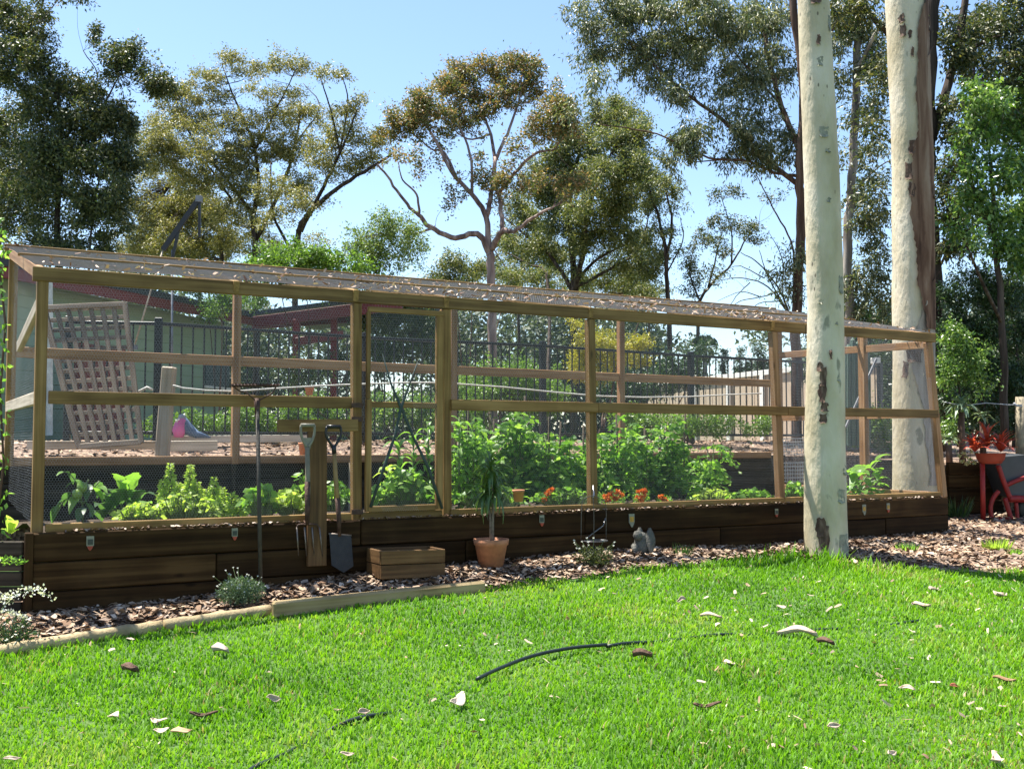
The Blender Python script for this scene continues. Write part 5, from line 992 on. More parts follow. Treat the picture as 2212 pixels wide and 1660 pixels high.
# spade
sp = thing('spade', 'spade with black D handle and wooden shaft beside the fork', 'spade', fr(735, 1225, -.12))
bk = plain('black_plastic', (.012, .012, .014), .35, 0, .1, 20, .05)
m = MB(); m.tube([fr(706, 921, sF), fr(735, 921, sF)], .014, 10); m.build('grip', bk, sp, True)
loop([(706, 921), (704, 938), (711, 953), (720, 966)], .010, bk, 'yoke', sp, sF); loop([(735, 921), (737, 938), (730, 953), (722, 966)], .010, bk, 'yoke', sp, sF)
m = MB(); m.tube([fr(721, 960, sF), fr(722, 980, sF)], [.018, .016], 10); m.build('ferrule', bk, sp, True)
m = MB(); m.tube([fr(722, 978, sF), fr(727, 1060, sF), fr(731, 1100, sF)], [.016, .017, .017], 10); m.build('shaft', plain('yellow_wood_shaft', (.24, .15, .05), .5, 0, .2, 15, .2), sp, True)
m = MB(); m.tube([fr(729, 1075, sF - .003), fr(732, 1120, sF - .003), fr(733, 1158, sF)], [.019, .017, .014], 10); m.build('socket', rust, sp, True)
m = MB(); bl = [fr(711, 1152, sF), fr(758, 1156, sF), fr(763, 1222, sF - .05), fr(742, 1236, sF - .06), fr(716, 1220, sF - .05)]; m.prism(bl, -FN * .004); m.build('blade', plain('dark_steel', (.022, .019, .018), .6, 0, .3, 20, .2), sp)
m = MB(); m.tube([fr(710, 1152, sF), fr(759, 1156, sF)], .006, 6); m.build('tread', bpy.data.materials['worn_steel'], sp, True)
# wooden box
def gpt(px, py): return ground(px, py)
def mpt(px, py):
    r = ray(px, py); k = 3.0
    while k < 40:
        p = EYE + r * k
        if p.z <= mz(p.x, p.y): return p
        k += .01
bx = thing('wooden_box', 'low timber planter box standing on the mulch before the wall', 'planter box', gpt(890, 1246))
q0 = fr(822, 1243, -.36); q1 = fr(960, 1237, -.36); bdn = (q1 - q0).normalized(); bnn = Vector((-bdn.y, bdn.x, 0)); BW = .26
for k, zz_ in enumerate((.055, .16)):
    for o_ in (0, BW): timber('side_board', q0 + bnn * o_ + UP * (zz_ - .03), q1 + bnn * o_ + UP * (zz_ - .03), .028, .10, bnn, pine_shade, bx)
    for e_, w_ in ((q0, 1), (q1, -1)): timber('end_board', e_ + bnn * .015 + bdn * .012 * w_ + UP * (zz_ - .03), e_ + bnn * (BW - .015) + bdn * .012 * w_ + UP * (zz_ - .03), .024, .10, bdn, pine_shade, bx)
m = MB(); m.prism([q0 + UP * .12 + bdn * .03, q1 + UP * .12 - bdn * .03, q1 + bnn * BW + UP * .12 - bdn * .03, q0 + bnn * BW + UP * .12 + bdn * .03], (0, 0, .02)); m.build('soil', soilmat, bx)
# dracaena in terracotta pot
pc = E(ft(1061, -.22), -.22, 0); pc.z = mz(pc.x, pc.y); drc = thing('potted_dracaena', 'terracotta pot with slim strappy leaved plant on the mulch in the middle', 'potted plant', pc)
m = MB(); m.lathe([(0, 0), (.095, 0), (.125, .17), (.135, .175), (.142, .22), (.13, .22), (.122, .20), (0, .195)], pc, 28); m.build('pot', terracotta, drc, True)
m = MB(); m.lathe([(0, .205), (.06, .206), (.125, .198)], pc, 20); o = m.build('pot_soil', mulchmat, drc, True)
YD = pc.y
def dp(px, py, o=0): return at(px, py, YD + o)
m = MB(); m.tube([dp(1060, 1178), dp(1059, 1120), dp(1055, 1080)], [.010, .009, .008], 7); m.tube([dp(1064, 1178), dp(1064, 1130), dp(1066, 1075), dp(1060, 1020)], [.013, .011, .009, .007], 7); m.build('trunk', plain('cane', (.17, .13, .10), .8, 0, .3, 40, .4), drc, True)
V_drac = island('dracaena_leaf', [(.03, .07, .018), (.055, .115, .026), (.13, .18, .05)], .35, .25, 1.6, .6)
for x0, y0, L0 in ((1060, 1012, 60), (1068, 1058, 60), (1050, 1066, 50)):
    for k in range(44):
        a = R.uniform(0, 6.28); el = R.uniform(-1.15, 1.0) if k > 5 else R.uniform(-1.4, -1.0); L = L0 * R.uniform(.6, 1.1) * YD / FPX
        c = dp(x0, y0) + Vector((0, 0, R.uniform(-.03, .03)))
        big_leaf(c, c + Vector((math.cos(a) * math.cos(el) * L, math.sin(a) * math.cos(el) * L, math.sin(el) * L)), .019, V_drac, drc, .35, n=5)
# tags on the wall
tagw = plain('clear_tag', (.19, .195, .15), .25, 0, .1, 20, 0); tagd = plain('tag_print', (.03, .04, .035), .4); tago = plain('tag_red_tip', (.30, .045, .022), .4); tagy = plain('tag_ochre', (.38, .22, .03), .5, 0, .3, 60, 0)
TL_ = ['small clear plant tag with red tip hung on the left end of the wall', 'small clear plant tag with orange tip below the rake bay', 'small clear plant tag with red tip right of the potted dracaena', 'ochre and white plant tag above the stone statue', 'small clear plant tag just left of the near trunk', 'ochre plant tag right of the near trunk', 'small faded plant tag at the right end of the wall']
for i, (px, y0, y1, kind) in enumerate([(195, 1157, 1188, 0), (507, 1140, 1166, 0), (1170, 1112, 1136, 0), (1364, 1109, 1138, 1), (1677, 1098, 1116, 0), (1866, 1089, 1112, 1), (1918, 1086, 1106, 2)]):
    s_ = -.064; r_ = thing('plant_tag', TL_[i], 'tag', fr(px, y1, s_), 'plant tags hung on the sleeper wall'); p = fr(px, y0, s_); h_ = p.z - fr(px, y1, s_).z; w_ = h_ * .25
    f_ = lambda u, v: p + FD * (u * w_) - UP * (v * h_)
    m = MB(); m.prism([f_(-1, 0), f_(1, 0), f_(1, .66), f_(.3, .78), f_(-.3, .78), f_(-1, .66)], -FN * .005); m.build('card', tagw, r_)
    m = MB(); m.prism([f_(-.7, .22), f_(.7, .22), f_(.7, .6), f_(-.7, .6)], -FN * .008); m.build('print', tagy if kind else tagd, r_)
    m = MB(); m.prism([f_(-.8, .70), f_(.8, .70), f_(.45, .9), f_(.15, 1), f_(-.15, 1), f_(-.45, .9)], -FN * .009); m.build('tip', tagw if kind == 1 else tago, r_)
# wire plant hanger against the wall
wh = thing('wire_plant_hanger', 'thin wire hanging frame with a ring leaning on the wall by the middle post', 'plant hanger', fr(1277, 1190, -.15))
wd = plain('thin_dark_wire', (.09, .085, .08), .4, .6, .2, 30, 0); sW = -.12
for pts in ([(1281, 1070), (1265, 1075), (1257, 1090), (1255, 1170)], [(1281, 1070), (1283, 1120), (1282, 1200)], [(1281, 1070), (1300, 1078), (1309, 1095), (1309, 1172)]):
    loop(pts, .0035, wd, 'wire', wh, sW, 5)
m = MB(); c = fr(1277, 1166, sW); m.tube([c + FD * (.105 * math.cos(a)) - FN * (.07 + .08 * math.sin(a)) for a in np.linspace(0, 6.283, 25)], .005, 6, False); m.build('ring', plain('zinc_ring', (.13, .13, .13), .4, .6, .1, 30, 0), wh, True)
m = MB(); m.tube([fr(*q_, sW + .02) for q_ in [(1266, 1163), (1285, 1148), (1303, 1135), (1308, 1118)]], .006, 6); m.build('arm', bpy.data.materials['zinc_ring'], wh, True)
m = MB(); m.tube([fr(1279, 1058, -.06), fr(1281, 1050, -.08), fr(1283, 1066, -.1), fr(1281, 1074, sW)], .008, 6); m.build('hook', plain('chrome_hook', (.28, .28, .29), .2, .8, .1, 30, 0), wh, True)
# stone statue
sc0 = fr(1386, 1213, -.22); sc0.z = mz(sc0.x, sc0.y) - .01; st = thing('garden_statue', 'small grey stone statue of a crouched winged figure on the mulch', 'statue', sc0)
stone = plain('grey_stone', (.095, .092, .078), .9, 0, .3, 16, .6)
k_ = sc0.y / FPX
m = MB(); m.lathe([(0, 0), (.06, 0), (.075, .05), (.062, .11), (.05, .15), (.035, .18), (0, .19)], sc0, 18, 1, .8); m.build('body', stone, st, True)
m = MB(); hc = sc0 + Vector((-.035, -.03, .16)); m.lathe([(0, -.045), (.03, -.035), (.042, 0), (.03, .035), (0, .045)], hc, 14); m.build('head', stone, st, True)
for j, sx_ in enumerate((.05, -.03)):
    V = []; nn_ = 9
    for i in range(nn_):
        t_ = i / (nn_ - 1); wv = .045 * math.sin(math.pi * (t_ * .9 + .06)) + .005
        for u_ in (-1, -.4, .2, 1): V.append(sc0 + Vector((sx_ + .02 + wv * u_ * .9, -.06 - .02 * (1 - u_ * u_) + .05 * t_ + .05 * (j == 1), .02 + .21 * t_ + .006 * math.cos(u_ * 9))))
    F = [(i * 4 + k, i * 4 + k + 1, (i + 1) * 4 + k + 1, (i + 1) * 4 + k) for i in range(nn_ - 1) for k in range(3)]
    o = link('wing', mesh_np('wing', V, F, stone, True), st); md = o.modifiers.new('thickness', 'SOLIDIFY'); md.thickness = .02
m = MB(); kn = sc0 + Vector((-.06, -.05, .05)); m.tube([kn + Vector((.03, .02, -.04)), kn + Vector((-.01, -.01, .02)), kn + Vector((.0, -.03, -.04))], [.03, .03, .02], 8); m.build('leg', stone, st, True)
# ---------------------------------------------------------------- flowers by the wall
dz = island('daisy_leaf', [(.05, .10, .05), (.09, .15, .08), (.14, .20, .12)], .6, .3, 1.3); petal = island('white_petal', [(.70, .70, .66), (.82, .82, .80)], .6, .3, 1.0)
def bushlet(name, label, c, rx, rz, n, mat, fl, flmat, lsz=.03, cat='flower', flsz=.018, tall=.3):
    c = Vector(c); root = thing(name, label, cat, c); u = unit(R.normal(size=(n, 3))) * R.uniform(0, 1, (n, 1)) ** .5; P = np.array(c) + u * np.array([rx, rx * .8, rz]) + np.array([0, 0, rz * .8])
    m = MB(); idx = R.choice(n, 26)
    for i in idx: m.tube([c, (c + Vector(P[i])) / 2 + Vector((R.normal() * .02, R.normal() * .02, 0)), Vector(P[i])], .002, 4, False)
    hs = []
    for i in range(fl):
        a = R.uniform(0, 6.28); q = c + Vector((math.cos(a) * rx * R.uniform(.2, 1.25), math.sin(a) * rx * .8, rz * R.uniform(.7, 1.9) + tall * R.uniform(0, .5))); hs.append(q); m.tube([c + Vector((0, 0, rz * .4)), q], .0016, 4, False)
    m.build('stem', stemg, root); leaf_obj('foliage', P, R.uniform(.6, 1.4, n) * lsz, lsz * .35, R.normal(size=(n, 3)) + np.array([0, 0, .5]), mat, root)
    Cs = []; Ds = []
    for q in hs:
        for k in range(7): a = k * .9; Cs.append(q); Ds.append((math.cos(a), math.sin(a) * .7 - .2, math.sin(a) * .7 + .2))
    if Cs: leaf_obj('flowers', Cs, flsz, flsz * .55, Ds, flmat, root, kind='stuff')
    return root
g_ = gpt(508, 1326); bushlet('daisy_bush', 'silvery daisy bush with tiny white flowers on the mulch by the rake', (g_.x, g_.y + .15, mz(g_.x, g_.y + .15)), .17, .10, 2200, dz, 46, petal, .022, flsz=.008, tall=.10)
g_ = gpt(600, 1270); bushlet('creeping_plant', 'low creeping grey green sprig right of the daisy bush', (g_.x, g_.y + .2, mz(g_.x, g_.y + .2)), .22, .03, 160, dz, 12, petal, .025, 'plant', .012, .05)
g_ = fr(1283, 1240, -.45); g_.z = mz(g_.x, g_.y); bushlet('daisy_plant', 'dark daisy plant with scattered white flowers below the wire hanger', g_, .17, .09, 650, island('daisy_dark_leaf', [(.05, .06, .02), (.10, .12, .03)], .6, .3, 1.3), 14, petal, .032, flsz=.011, tall=.22)
g_ = at(30, 1345, 6.3); g_.z = mz(g_.x, g_.y); bushlet('white_flower_bush', 'dark bush with clusters of white flowers at the left edge below the wall', g_, .15, .10, 380, L_deep, 8, petal, .035, flsz=.012, tall=.06)
wf = thing('white_flower_spray', 'arching spray of small white flowers in front of the left corner post', 'flower', at(40, 1300, 6.4)); Cs = []; Ds = []
m = MB()
for pts in ([(-5, 1330), (20, 1292), (50, 1278), (75, 1272), (108, 1288)], [(0, 1340), (15, 1320), (40, 1330), (60, 1335)], [(-10, 1300), (5, 1290), (30, 1285)]):
    q = catmull(pts, 6); m.tube([at(x, y, 6.4) for x, y in q], .003, 4, False)
    for x, y in q[4:]:
        for k in range(6): Cs.append(at(x + R.normal() * 6, y + R.normal() * 5, 6.4 + R.normal() * .03)); Ds.append(R.normal(size=3) + np.array([0, -.6, .6]))
m.build('stem', stemg, wf); leaf_obj('flowers', Cs, R.uniform(.012, .022, len(Cs)), .013, Ds, petal, wf, kind='stuff')
lv = thing('leafy_sprig', 'small green sprig poking out above the left board wall', 'plant', at(20, 1215, 6.7)); Cs = []; Ds = []
for i in range(70): x = R.uniform(-15, 55); Cs.append(at(x, 1212 + R.normal() * 4 - 4 * math.sin(x * .1), 6.75 + R.normal() * .03)); Ds.append(R.normal(size=3) + np.array([0, 0, .5]))
leaf_obj('foliage', Cs, .035, .014, Ds, V_mid, lv)
def tuft(name, label, px, py, n, h, mat, cat='weed', spread=.08, wd=.006, onY=None):
    c = gpt(px, py); c.z = mz(c.x, c.y); root = thing(name, label, cat, c); az = R.uniform(0, 6.28, n); D = np.stack([np.cos(az) * .5, np.sin(az) * .5, np.ones(n)], 1) + R.normal(size=(n, 3)) * .2
    P = np.array(c) + np.stack([np.cos(az), np.sin(az), 0 * az], 1) * (R.uniform(0, 1, (n, 1)) * spread); leaf_obj('foliage', P, R.uniform(.5, 1.1, n) * h, wd, D, mat, root, .05, .4)
tuft('grass_tuft', 'dark strappy grass tuft against the wall left of the near trunk', 1475, 1212, 60, .12, V_dark, 'grass tuft')
tuft('weed', 'light green weed in the bark right of the wall end', 2155, 1200, 90, .13, V_lime, spread=.12, wd=.02)
tuft('weed', 'small weed on the bark between the near trunk and the wall end', 1958, 1205, 60, .09, V_mid, spread=.1, wd=.014)
tuft('grass_tuft', 'grassy tuft in the shade at the corner of the right hand sleeper wall', 2068, 1128, 90, .28, V_dark, 'grass tuft', .12, .012)
tuft('weed', 'tiny weed at the grass edge right of the mulch', 2195, 1212, 50, .08, V_mid, spread=.1, wd=.014)
# ---------------------------------------------------------------- edging logs, hose
def log(label, pts, r, name='edging_log'):
    P = [gpt(*p) for p in pts]; P = [Vector((p.x, p.y + r * .6, mz(p.x, p.y) + r * .55)) for p in P]; P = catmull(P, 6, .002)
    me = MB(); me.tube(P, [r * (1 + .06 * math.sin(i * 1.3)) for i in range(len(P))], 14); return tag(me.build(name, edgem, None, True), label, 'edging log')
edgem = plain('log_wood', (.33, .25, .13), .75, 0, .28, 9, .35, 50)
log('thin round edging log along the far left of the mulch bed', [(-160, 1446), (30, 1416), (190, 1388), (345, 1362)], .042)
log('round edging log between the daisy bush and the lawn', [(352, 1360), (470, 1343), (582, 1328)], .042)
e0, e1 = gpt(584, 1338), gpt(1045, 1281); tag(timber('edging_timber', (e0.x, e0.y + .06, gz(e0.x, e0.y) + .055), (e1.x, e1.y + .06, gz(e1.x, e1.y) + .03), .08, .11, (0, 1, 0), edging, None, bev=.02), 'thick squared edging timber between mulch and lawn in the middle', 'edging timber')
hs = thing('garden_hose', 'dark green garden hose snaking half buried in the lawn', 'hose', gpt(1170, 1430))
def hose(pts, lift):
    q = catmull(pts, 6); m = MB(); P = []
    for i, (x, y) in enumerate(q): p = gpt(x, y); t_ = i / (len(q) - 1); P.append(Vector((p.x, p.y, gz2(p.x, p.y) + lift(t_)))) 
    m.tube(P, .0105, 10); m.build('hose_run', rubber, hs, True)
hose([(480, 1720), (545, 1662), (600, 1634), (640, 1612)], lambda t: .016 - .018 * t)
hose([(640, 1612), (700, 1580), (770, 1560), (850, 1538), (960, 1500), (1030, 1478)], lambda t: -.006 + .026 * max(0, math.sin((t - .2) * 7.5)) * (.2 < t < .62))
hose([(1030, 1478), (1080, 1456), (1150, 1430), (1230, 1413), (1310, 1404)], lambda t: .034 + .012 * math.sin(t * 3.14))
hose([(1310, 1404), (1400, 1392), (1520, 1378), (1640, 1370), (1760, 1360), (1900, 1348), (2000, 1340)], lambda t: .022 * max(0, 1 - t * 3.5) + .001 + .006 * math.sin(t * 21))
# ---------------------------------------------------------------- right hand corner
YR = 12.45
bm_ = thing('wheelbarrow', 'red tubular framed barrow with dark tray at the right edge', 'wheelbarrow', at(2165, 1122, YR))
def rt(pts, r, name='frame_tube', mat=redpaint, o=0): m = MB(); m.tube([at(x, y, YR + o) for x, y in catmull(pts, 4)], r, 8); return m.build(name, mat, bm_, True)
rt([(2156, 1004), (2164, 1028), (2173, 1052), (2183, 1077)], .030); rt([(2157, 1060), (2146, 1075), (2140, 1095), (2142, 1120)], .026); rt([(2171, 1075), (2178, 1100), (2184, 1121)], .030)
rt([(2150, 1121), (2168, 1120), (2184, 1121)], .022); rt([(2174, 1048), (2195, 1038), (2230, 1026)], .026); rt([(2180, 1077), (2200, 1077), (2240, 1078)], .042); rt([(2172, 1060), (2178, 1040), (2166, 1020)], .02, o=.12); rt([(2195, 1085), (2197, 1105), (2198, 1120)], .022)
m = MB(); m.prism([at(x, y, YR + .06) for x, y in [(2152, 1000), (2172, 986), (2215, 982), (2290, 990), (2290, 1070), (2182, 1074)]], (0, .5, .02)); m.build('tray', plain('dark_grey_tray', (.05, .055, .06), .45, 0, .15, 8, .1), bm_)
m = MB(); m.lathe([(0, -.06), (.16, -.06), (.20, -.04), (.20, .04), (.16, .06), (0, .06)], (0, 0, 0), 20); me_ = m.build('wheel', rubber, bm_, True); WM[me_.name] = None; me_.matrix_basis = Matrix.Translation(at(2230, 1098, YR + .2) - Vector(bm_.location)) @ Matrix.Rotation(1.57, 4, 'X')
ps = thing('plant_stand', 'red bowl on a single red post beside the barrow', 'plant stand', at(2123, 1122, YR - .1))
m = MB(); m.tube([at(2122, 1000, YR - .1), at(2124, 1124, YR - .1)], .028, 10); m.build('post', redpaint, ps, True)
m = MB(); c = at(2140, 1001, YR - .1); m.lathe([(0, 0), (.11, .0), (.15, .05), (.165, .115), (.175, .12), (.155, .12), (.145, .09), (0, .085)], c, 24); m.build('bowl', plain('red_clay_bowl', (.27, .045, .024), .6, 0, .15, 10, .1), ps, True)
m = MB(); m.lathe([(0, .095), (.14, .095)], c, 16); m.build('bowl_soil', soilmat, ps)
V_red = island('bromeliad_leaf', [(.55, .05, .03), (.66, .16, .08), (.38, .04, .035), (.55, .28, .18)], .35, .4, 1.2)
for i, (x, y, n, L0) in enumerate([(2106, 968, 34, .27), (2132, 956, 40, .33), (2162, 968, 40, .30)]):
    c = at(x, y + 8, YR - .15 + .06 * (i == 1)); r_ = thing('bromeliad', ['red bromeliad at the left of the red bowl', 'tallest red bromeliad in the middle of the bowl', 'bright red bromeliad at the right of the bowl'][i], 'bromeliad', c, 'red bromeliads in the bowl')
    for k in range(n):
        a = k * 2.4; el = R.uniform(.1, 1.3); L = L0 * R.uniform(.7, 1.15); big_leaf(c, c + Vector((math.cos(a) * math.cos(el) * L, math.sin(a) * math.cos(el) * L, math.sin(el) * L)), .032, V_red, r_, .3, n=5)
V_pale = island('pale_succulent_leaf', [(.50, .48, .24), (.62, .60, .36), (.42, .44, .22)], .5, .25, 1.1)
ss_ = thing('succulent', 'pale cream succulent trailing over the sleeper wall left of the red bowl', 'succulent', at(2090, 990, 12.55))
for x, y in [(2072, 985), (2082, 978), (2078, 996), (2096, 992), (2104, 998), (2092, 1000), (2110, 978), (2098, 974), (2086, 1002), (2088, 988)]:
    c = np.array(at(x, y, 12.45)); n = 16; u = unit(R.normal(size=(n, 3)) + np.array([0, -.6, .3])); leaf_obj('rosette', np.repeat(c[None], n, 0), R.uniform(.025, .045, n), .022, u, V_pale, ss_)
V_aloe = island('aloe_leaf', [(.14, .22, .13), (.22, .30, .19), (.10, .17, .09)], .4, .2, 1.3, .6)
for i, (x, y, n, L0, Ya) in enumerate([(2077, 884, 34, .26, 13.15), (2050, 955, 24, .16, 13.05), (2122, 905, 22, .17, 13.4)]):
    c = at(x, y, Ya); r_ = thing('aloe', ['tall tree aloe with a round head of curved leaves on the right terrace', 'low aloe beside the enclosure corner on the right terrace', 'half hidden aloe behind the tall tree aloe'][i], 'aloe', (c.x, c.y, 1.0))
    m = MB(); m.tube([(c.x, c.y, .95), (c.x, c.y, c.z - .03)], [.045, .035], 8); m.build('trunk', B_brown, r_, True)
    for k in range(n):
        a = k * 2.4 + .3; el = R.uniform(-.35, 1.1); L = L0 * R.uniform(.75, 1.1); big_leaf(c, c + Vector((math.cos(a) * math.cos(el) * L, math.sin(a) * math.cos(el) * L, math.sin(el) * L)), .042, V_aloe, r_, .45, n=6)
fp = at(2207, 978, 13.2); wp = thing('fence_post', 'round timber post holding a wire on the right terrace', 'post', (fp.x, fp.y, 1.0))
m = MB(); m.tube([at(2207, 1005, 13.2), at(2206, 857, 13.2)], [.07, .068], 14); m.build('post', plain('post_wood', (.30, .25, .17), .8, 0, .3, 9, .3), wp, True)
m = MB(); m.tube([at(x, y, 13.1) for x, y in [(2207, 874), (2180, 874), (2130, 870), (2080, 876), (2040, 868)]], .006, 5); m.tube([at(2190, 870, 13.1), at(2196, 876, 13.1), at(2207, 877, 13.12)], .014, 6); m.build('wire', steel, wp, True)
# ---------------------------------------------------------------- litter
chips = island('bark_chips', [(.125, .066, .037), (.25, .16, .098), (.42, .305, .205), (.07, .038, .024), (.58, .46, .35)], .8, 0, 1, .2)
def chip_mesh(P, size, tilt, nrm=None, asp=(.25, .6), ln=(.6, 1.5)):
    n = len(P); az = R.uniform(0, 6.283, n); D = np.stack([np.cos(az), np.sin(az), R.normal(size=n) * tilt], 1); D = unit(D); Nn = unit(np.stack([R.normal(size=n) * tilt, R.normal(size=n) * tilt, np.ones(n)], 1)); S = unit(np.cross(D, Nn)); Nn = np.cross(S, D)
    L = (size * R.uniform(*ln, n))[:, None]; W = L * R.uniform(*asp, (n, 1)); c = L * R.uniform(-.1, .16, (n, 1))
    V = np.stack([P - D * L / 2 - S * W / 2 * R.uniform(.3, 1, (n, 1)), P - D * L / 2 * .9 + S * W / 2, P + Nn * c - S * W / 2, P + Nn * c + S * W / 2, P + D * L / 2 - S * W / 2, P + D * L / 2 * R.uniform(.7, 1, (n, 1)) + S * W / 2 * R.uniform(.2, 1, (n, 1))], 1).reshape(-1, 3)
    i = np.arange(n)[:, None] * 6; F = np.concatenate([i + np.array([[0, 2, 3, 1]]), i + np.array([[2, 4, 5, 3]])], 1).reshape(-1, 4); return V, F
def litter(name, P, size, tilt, mat, **k):
    V, F = chip_mesh(np.asarray(P), size, tilt, **k); return tag(link(name, mesh_np(name, V, F, mat)), kind='stuff')
P = []
n = 20000; X = R.uniform(-5.5, 8, n); e = edge_y(X); wl = np.where(X < 4.7, 7 + (X + 3.107) * .574, 13.0); Yy = e + (wl - e) * R.uniform(.02, 1.0, n)
Z = np.array([mz(x, y) for x, y in zip(X, Yy)]) + .006 + R.uniform(0, .018, n); litter('bark_litter', np.stack([X, Yy, Z], 1), .046, .3, chips, ln=(.35, 1.9))
n = 7000; t_ = R.uniform(-4, 13, n); s_ = DEP + .12 + R.uniform(0, 1, n) ** 1.3 * 3.5; Pt = np.array(A0) + t_[:, None] * np.array(FD) + s_[:, None] * np.array(FN); Pt[:, 2] = [tz(a, b_) + .012 for a, b_ in zip(t_, s_)]; litter('terrace_litter', Pt, .055, .3, chips)
n = 900; Pr = np.stack([R.uniform(qa.x, qb.x, n), 0 * t_[:n], 0 * t_[:n]], 1); Pr[:, 1] = qa.y + .1 + (Pr[:, 0] - qa.x) * .35 + R.uniform(0, 1.2, n); Pr[:, 2] = .975; litter('terrace_litter', Pr, .05, .3, chips)
roofchips = island('roof_litter_leaf', [(.07, .035, .022), (.19, .105, .07), (.36, .25, .18), (.58, .46, .36), (.12, .06, .04)], .7, .1, 1, .2)
n = 1020; t_ = np.concatenate([R.uniform(0, FLEN, 520), R.normal(5.0, .5, 170), R.normal(6.5, .35, 200), R.normal(3.0, .6, 130)]); f = R.uniform(0, 1, n) ** 2.0
t_ = np.clip(t_, 0, FLEN); Pr = np.array(A0) + t_[:, None] * np.array(FD) + (f * DEP)[:, None] * np.array(FN); Pr[:, 2] = BEAM + .012 + (RBEAM - BEAM) * f + R.uniform(0, .022, n); litter('roof_litter', Pr, .042, .5, roofchips, asp=(.12, .4))
n = 700; t_ = R.uniform(.1, FLEN, n); Pr = np.array(A0) + t_[:, None] * np.array(FD) + (R.uniform(-.052, -.028, n))[:, None] * np.array(FN); Pr[:, 2] = .655 + R.uniform(0, .01, n); litter('sill_litter', Pr, .03, .3, roofchips)
fallen = island('fallen_leaf_tone', [(.46, .35, .26), (.30, .20, .13), (.62, .51, .40), (.14, .075, .045), (.38, .27, .19)], .7, .1, 1, .2)
n = 1100; Yl = 3.9 + 6.0 * R.uniform(0, 1, n) ** 1.2; Xl = R.uniform(-.5, .52, n) * Yl; k = (Yl < np.interp(Xl, EX, EY) - .05) & (R.uniform(0, 1, n) < .35 + .65 * soft_np((Xl / Yl + .1) / .5)); Xl, Yl = Xl[k], Yl[k]
Pl = np.stack([Xl, Yl, gz(Xl, Yl) + .016 + R.uniform(0, .014, len(Xl))], 1); litter('fallen_leaves', Pl, .03, .5, fallen, asp=(.22, .5), ln=(.4, 1.9))
# the larger leaves and bark pieces one can tell apart on the lawn
palebk = plain('pale_bark_piece', (.44, .34, .25), .8, 0, .2, 20, .4); darkbk = plain('dark_bark_piece', (.10, .055, .035), .85, 0, .3, 20, .5)
def piece(label, px, py, w_, h_, mat, lift=.03, curl=.15, name='fallen_leaf', ang=None, stand=0.0):
    """curled leaf or bark flake, w_ by h_ in picture units"""
    c = gpt(px, py); k = c.y / FPX; c = Vector((c.x, c.y, gz2(c.x, c.y) + lift)); L = w_ * k; W = h_ * k * (.62 if stand else 1.7); a = R.uniform(-.6, .6) if ang is None else ang
    X_ = Vector((math.cos(a), math.sin(a), 0)); Y_ = Vector((-math.sin(a) , math.cos(a), 0)) * (1 - stand) + UP * stand + UP * .25; Y_.normalize(); Z_ = X_.cross(Y_); V = []; ns, nw = 9, 5; ph = R.uniform(0, 6.28)
    for i in range(ns):
        t = i / (ns - 1) * 2 - 1
        for j in range(nw):
            u = j / (nw - 1) * 2 - 1; wv = W / 2 * (1 - abs(t) ** 2.2 * .85) * (1 + R.normal() * .06); V.append(c + X_ * (t * L / 2 + W * .12 * math.sin(u * 2 + ph)) + Y_ * (u * wv * (1 + .35 * u * math.sin(t * 2.2 + ph)) + W * .18 * math.sin(t * 1.8 + ph * 2)) + Z_ * (curl * W * (u * u - .3) + L * .07 * math.sin(t * 2.6 + ph) + .05 * W * math.sin(u * 4 + t * 3 + ph)))
    F = [(i * nw + j, i * nw + j + 1, (i + 1) * nw + j + 1, (i + 1) * nw + j) for i in range(ns - 1) for j in range(nw - 1)]
    o = link(name, mesh_np(name, V, F, mat, True)); md = o.modifiers.new('thickness', 'SOLIDIFY'); md.thickness = .003
    return tag(o, label, 'bark piece' if 'bark' in name else 'leaf', 'leaves and bark pieces lying on the lawn')
BK = 'bark_piece'
piece('biggest pale bark flake standing in the grass below the hose', 987, 1530, 62, 40, plain('cream_bark_piece', (.60, .48, .36), .8, 0, .15, 20, .4), .05, .2, BK, 1.15, .25)
piece('long curved pale bark strip lying across the hose end at right', 1722, 1377, 82, 12, palebk, .03, .5, BK, -.12)
piece('dark bark chunk right of the long pale strip', 1783, 1396, 36, 10, darkbk, .03, .5, BK)
piece('grey curled leaf in the lawn below the daisy bush', 475, 1421, 34, 16, plain('grey_leaf', (.36, .30, .25), .8), .04, .4, ang=.3)
piece('pale upright leaf left of the big bark flake, mid lawn', 590, 1527, 28, 26, palebk, .04, .3, ang=.4, stand=.6)
piece('pale leaf beside the middle stretch of hose', 785, 1552, 26, 22, palebk, .035, .3, ang=.5, stand=.5)
piece('dark star shaped bark curl right of the raised hose', 1388, 1427, 42, 12, darkbk, .035, .6, BK)
piece('white leaf near the middle of the upper lawn', 1471, 1307, 22, 18, palebk, .035, .3, stand=.5)
piece('pale leaf in the lawn right below the near trunk', 1688, 1316, 18, 9, palebk, .03)
piece('thin pale bark strip right of the middle of the upper lawn', 1536, 1341, 46, 7, palebk, .03, .4, BK, -.1)
piece('broad pale leaf in the upper right of the lawn', 1990, 1317, 36, 10, palebk, .03, .3)
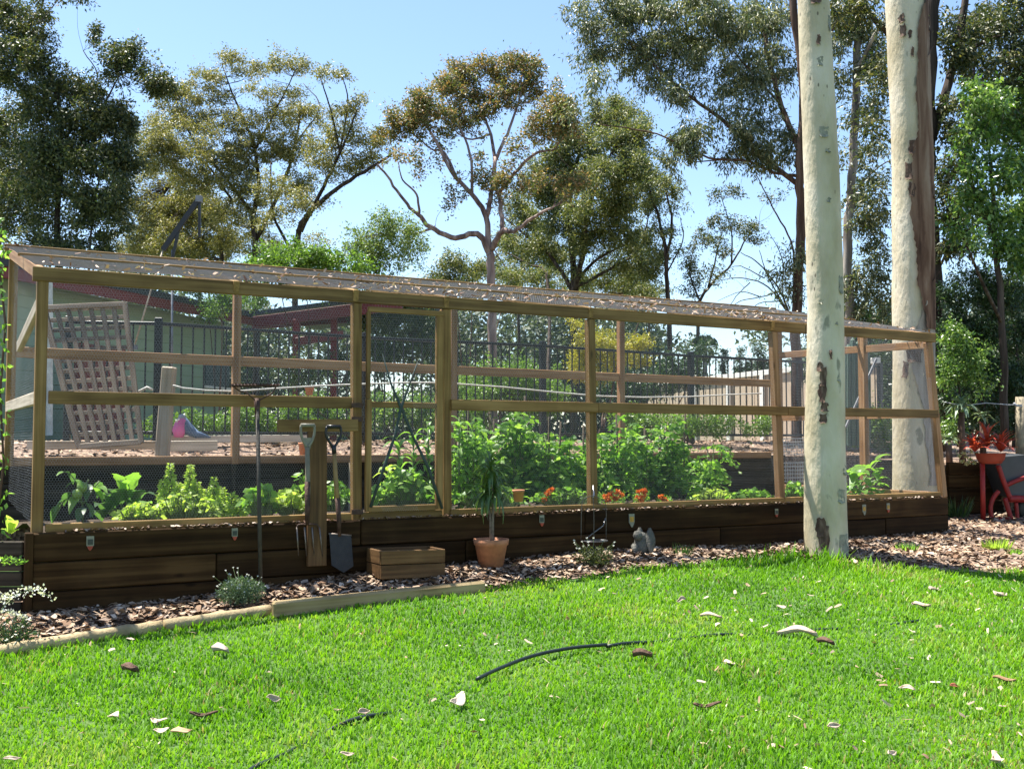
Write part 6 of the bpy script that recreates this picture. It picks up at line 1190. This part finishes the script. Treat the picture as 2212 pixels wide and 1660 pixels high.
piece('white leaf nearest the right edge below the trunk shadow', 2160, 1296, 28, 13, palebk, .035, .3)
piece('pale leaf just under the trunk shadow', 2016, 1283, 24, 10, palebk, .03, .3)
piece('dark flat bark strip in the lower middle of the lawn', 1528, 1536, 60, 8, darkbk, .03, .4, BK, .05)
piece('pale leaf below the hose strip near the middle right', 1576, 1442, 22, 12, palebk, .03)
piece('brown curled leaf in the left of the lawn', 280, 1458, 38, 12, darkbk, .035, .6)
piece('white leaf in the lower left of the lawn', 245, 1558, 22, 12, palebk, .03)
piece('pale leaf pair at the lower left, upper one', 343, 1568, 38, 10, palebk, .03)
piece('pale leaf pair at the lower left, lower one', 348, 1590, 30, 11, palebk, .03)
piece('tan leaf beside the lower left pale pair', 392, 1592, 40, 12, plain('tan_leaf', (.42, .27, .15), .8), .03)
piece('pale leaf at the bottom left corner of the lawn', 25, 1655, 34, 16, palebk, .035, .3, stand=.3)
piece('dark twig like bark left of the upright pale leaf', 440, 1556, 60, 7, darkbk, .03, .5, BK, .08)
piece('white leaf standing at the right of the lower lawn', 1801, 1580, 28, 20, palebk, .035, .3, stand=.5)
piece('pale upright leaf at the bottom right of the lawn', 1925, 1645, 34, 24, palebk, .04, .3, ang=.9, stand=.4)
piece('pale leaf cluster piece in the right of the lawn', 1960, 1497, 34, 16, palebk, .035, .3, stand=.4)
piece('white leaf in the bottom right corner of the lawn', 2148, 1652, 30, 16, palebk, .035, .3)
piece('brown leaf among the litter at the right of the lawn', 2062, 1492, 24, 16, plain('rust_leaf', (.30, .10, .05), .8), .03, .3, stand=.4)
piece('brown bark strip at the right edge of the lawn', 2170, 1482, 44, 8, plain('tan_bark', (.30, .17, .09), .8), .03, .4, BK)
piece('pale leaf in the bottom middle of the lawn', 750, 1640, 30, 16, palebk, .035, .3, stand=.3)
piece('orange brown bark flake against the wall left of the near trunk', 1722, 1168, 26, 30, plain('orange_bark', (.42, .20, .09), .8, 0, .2, 30, .3), .06, .4, BK, .3, .9)
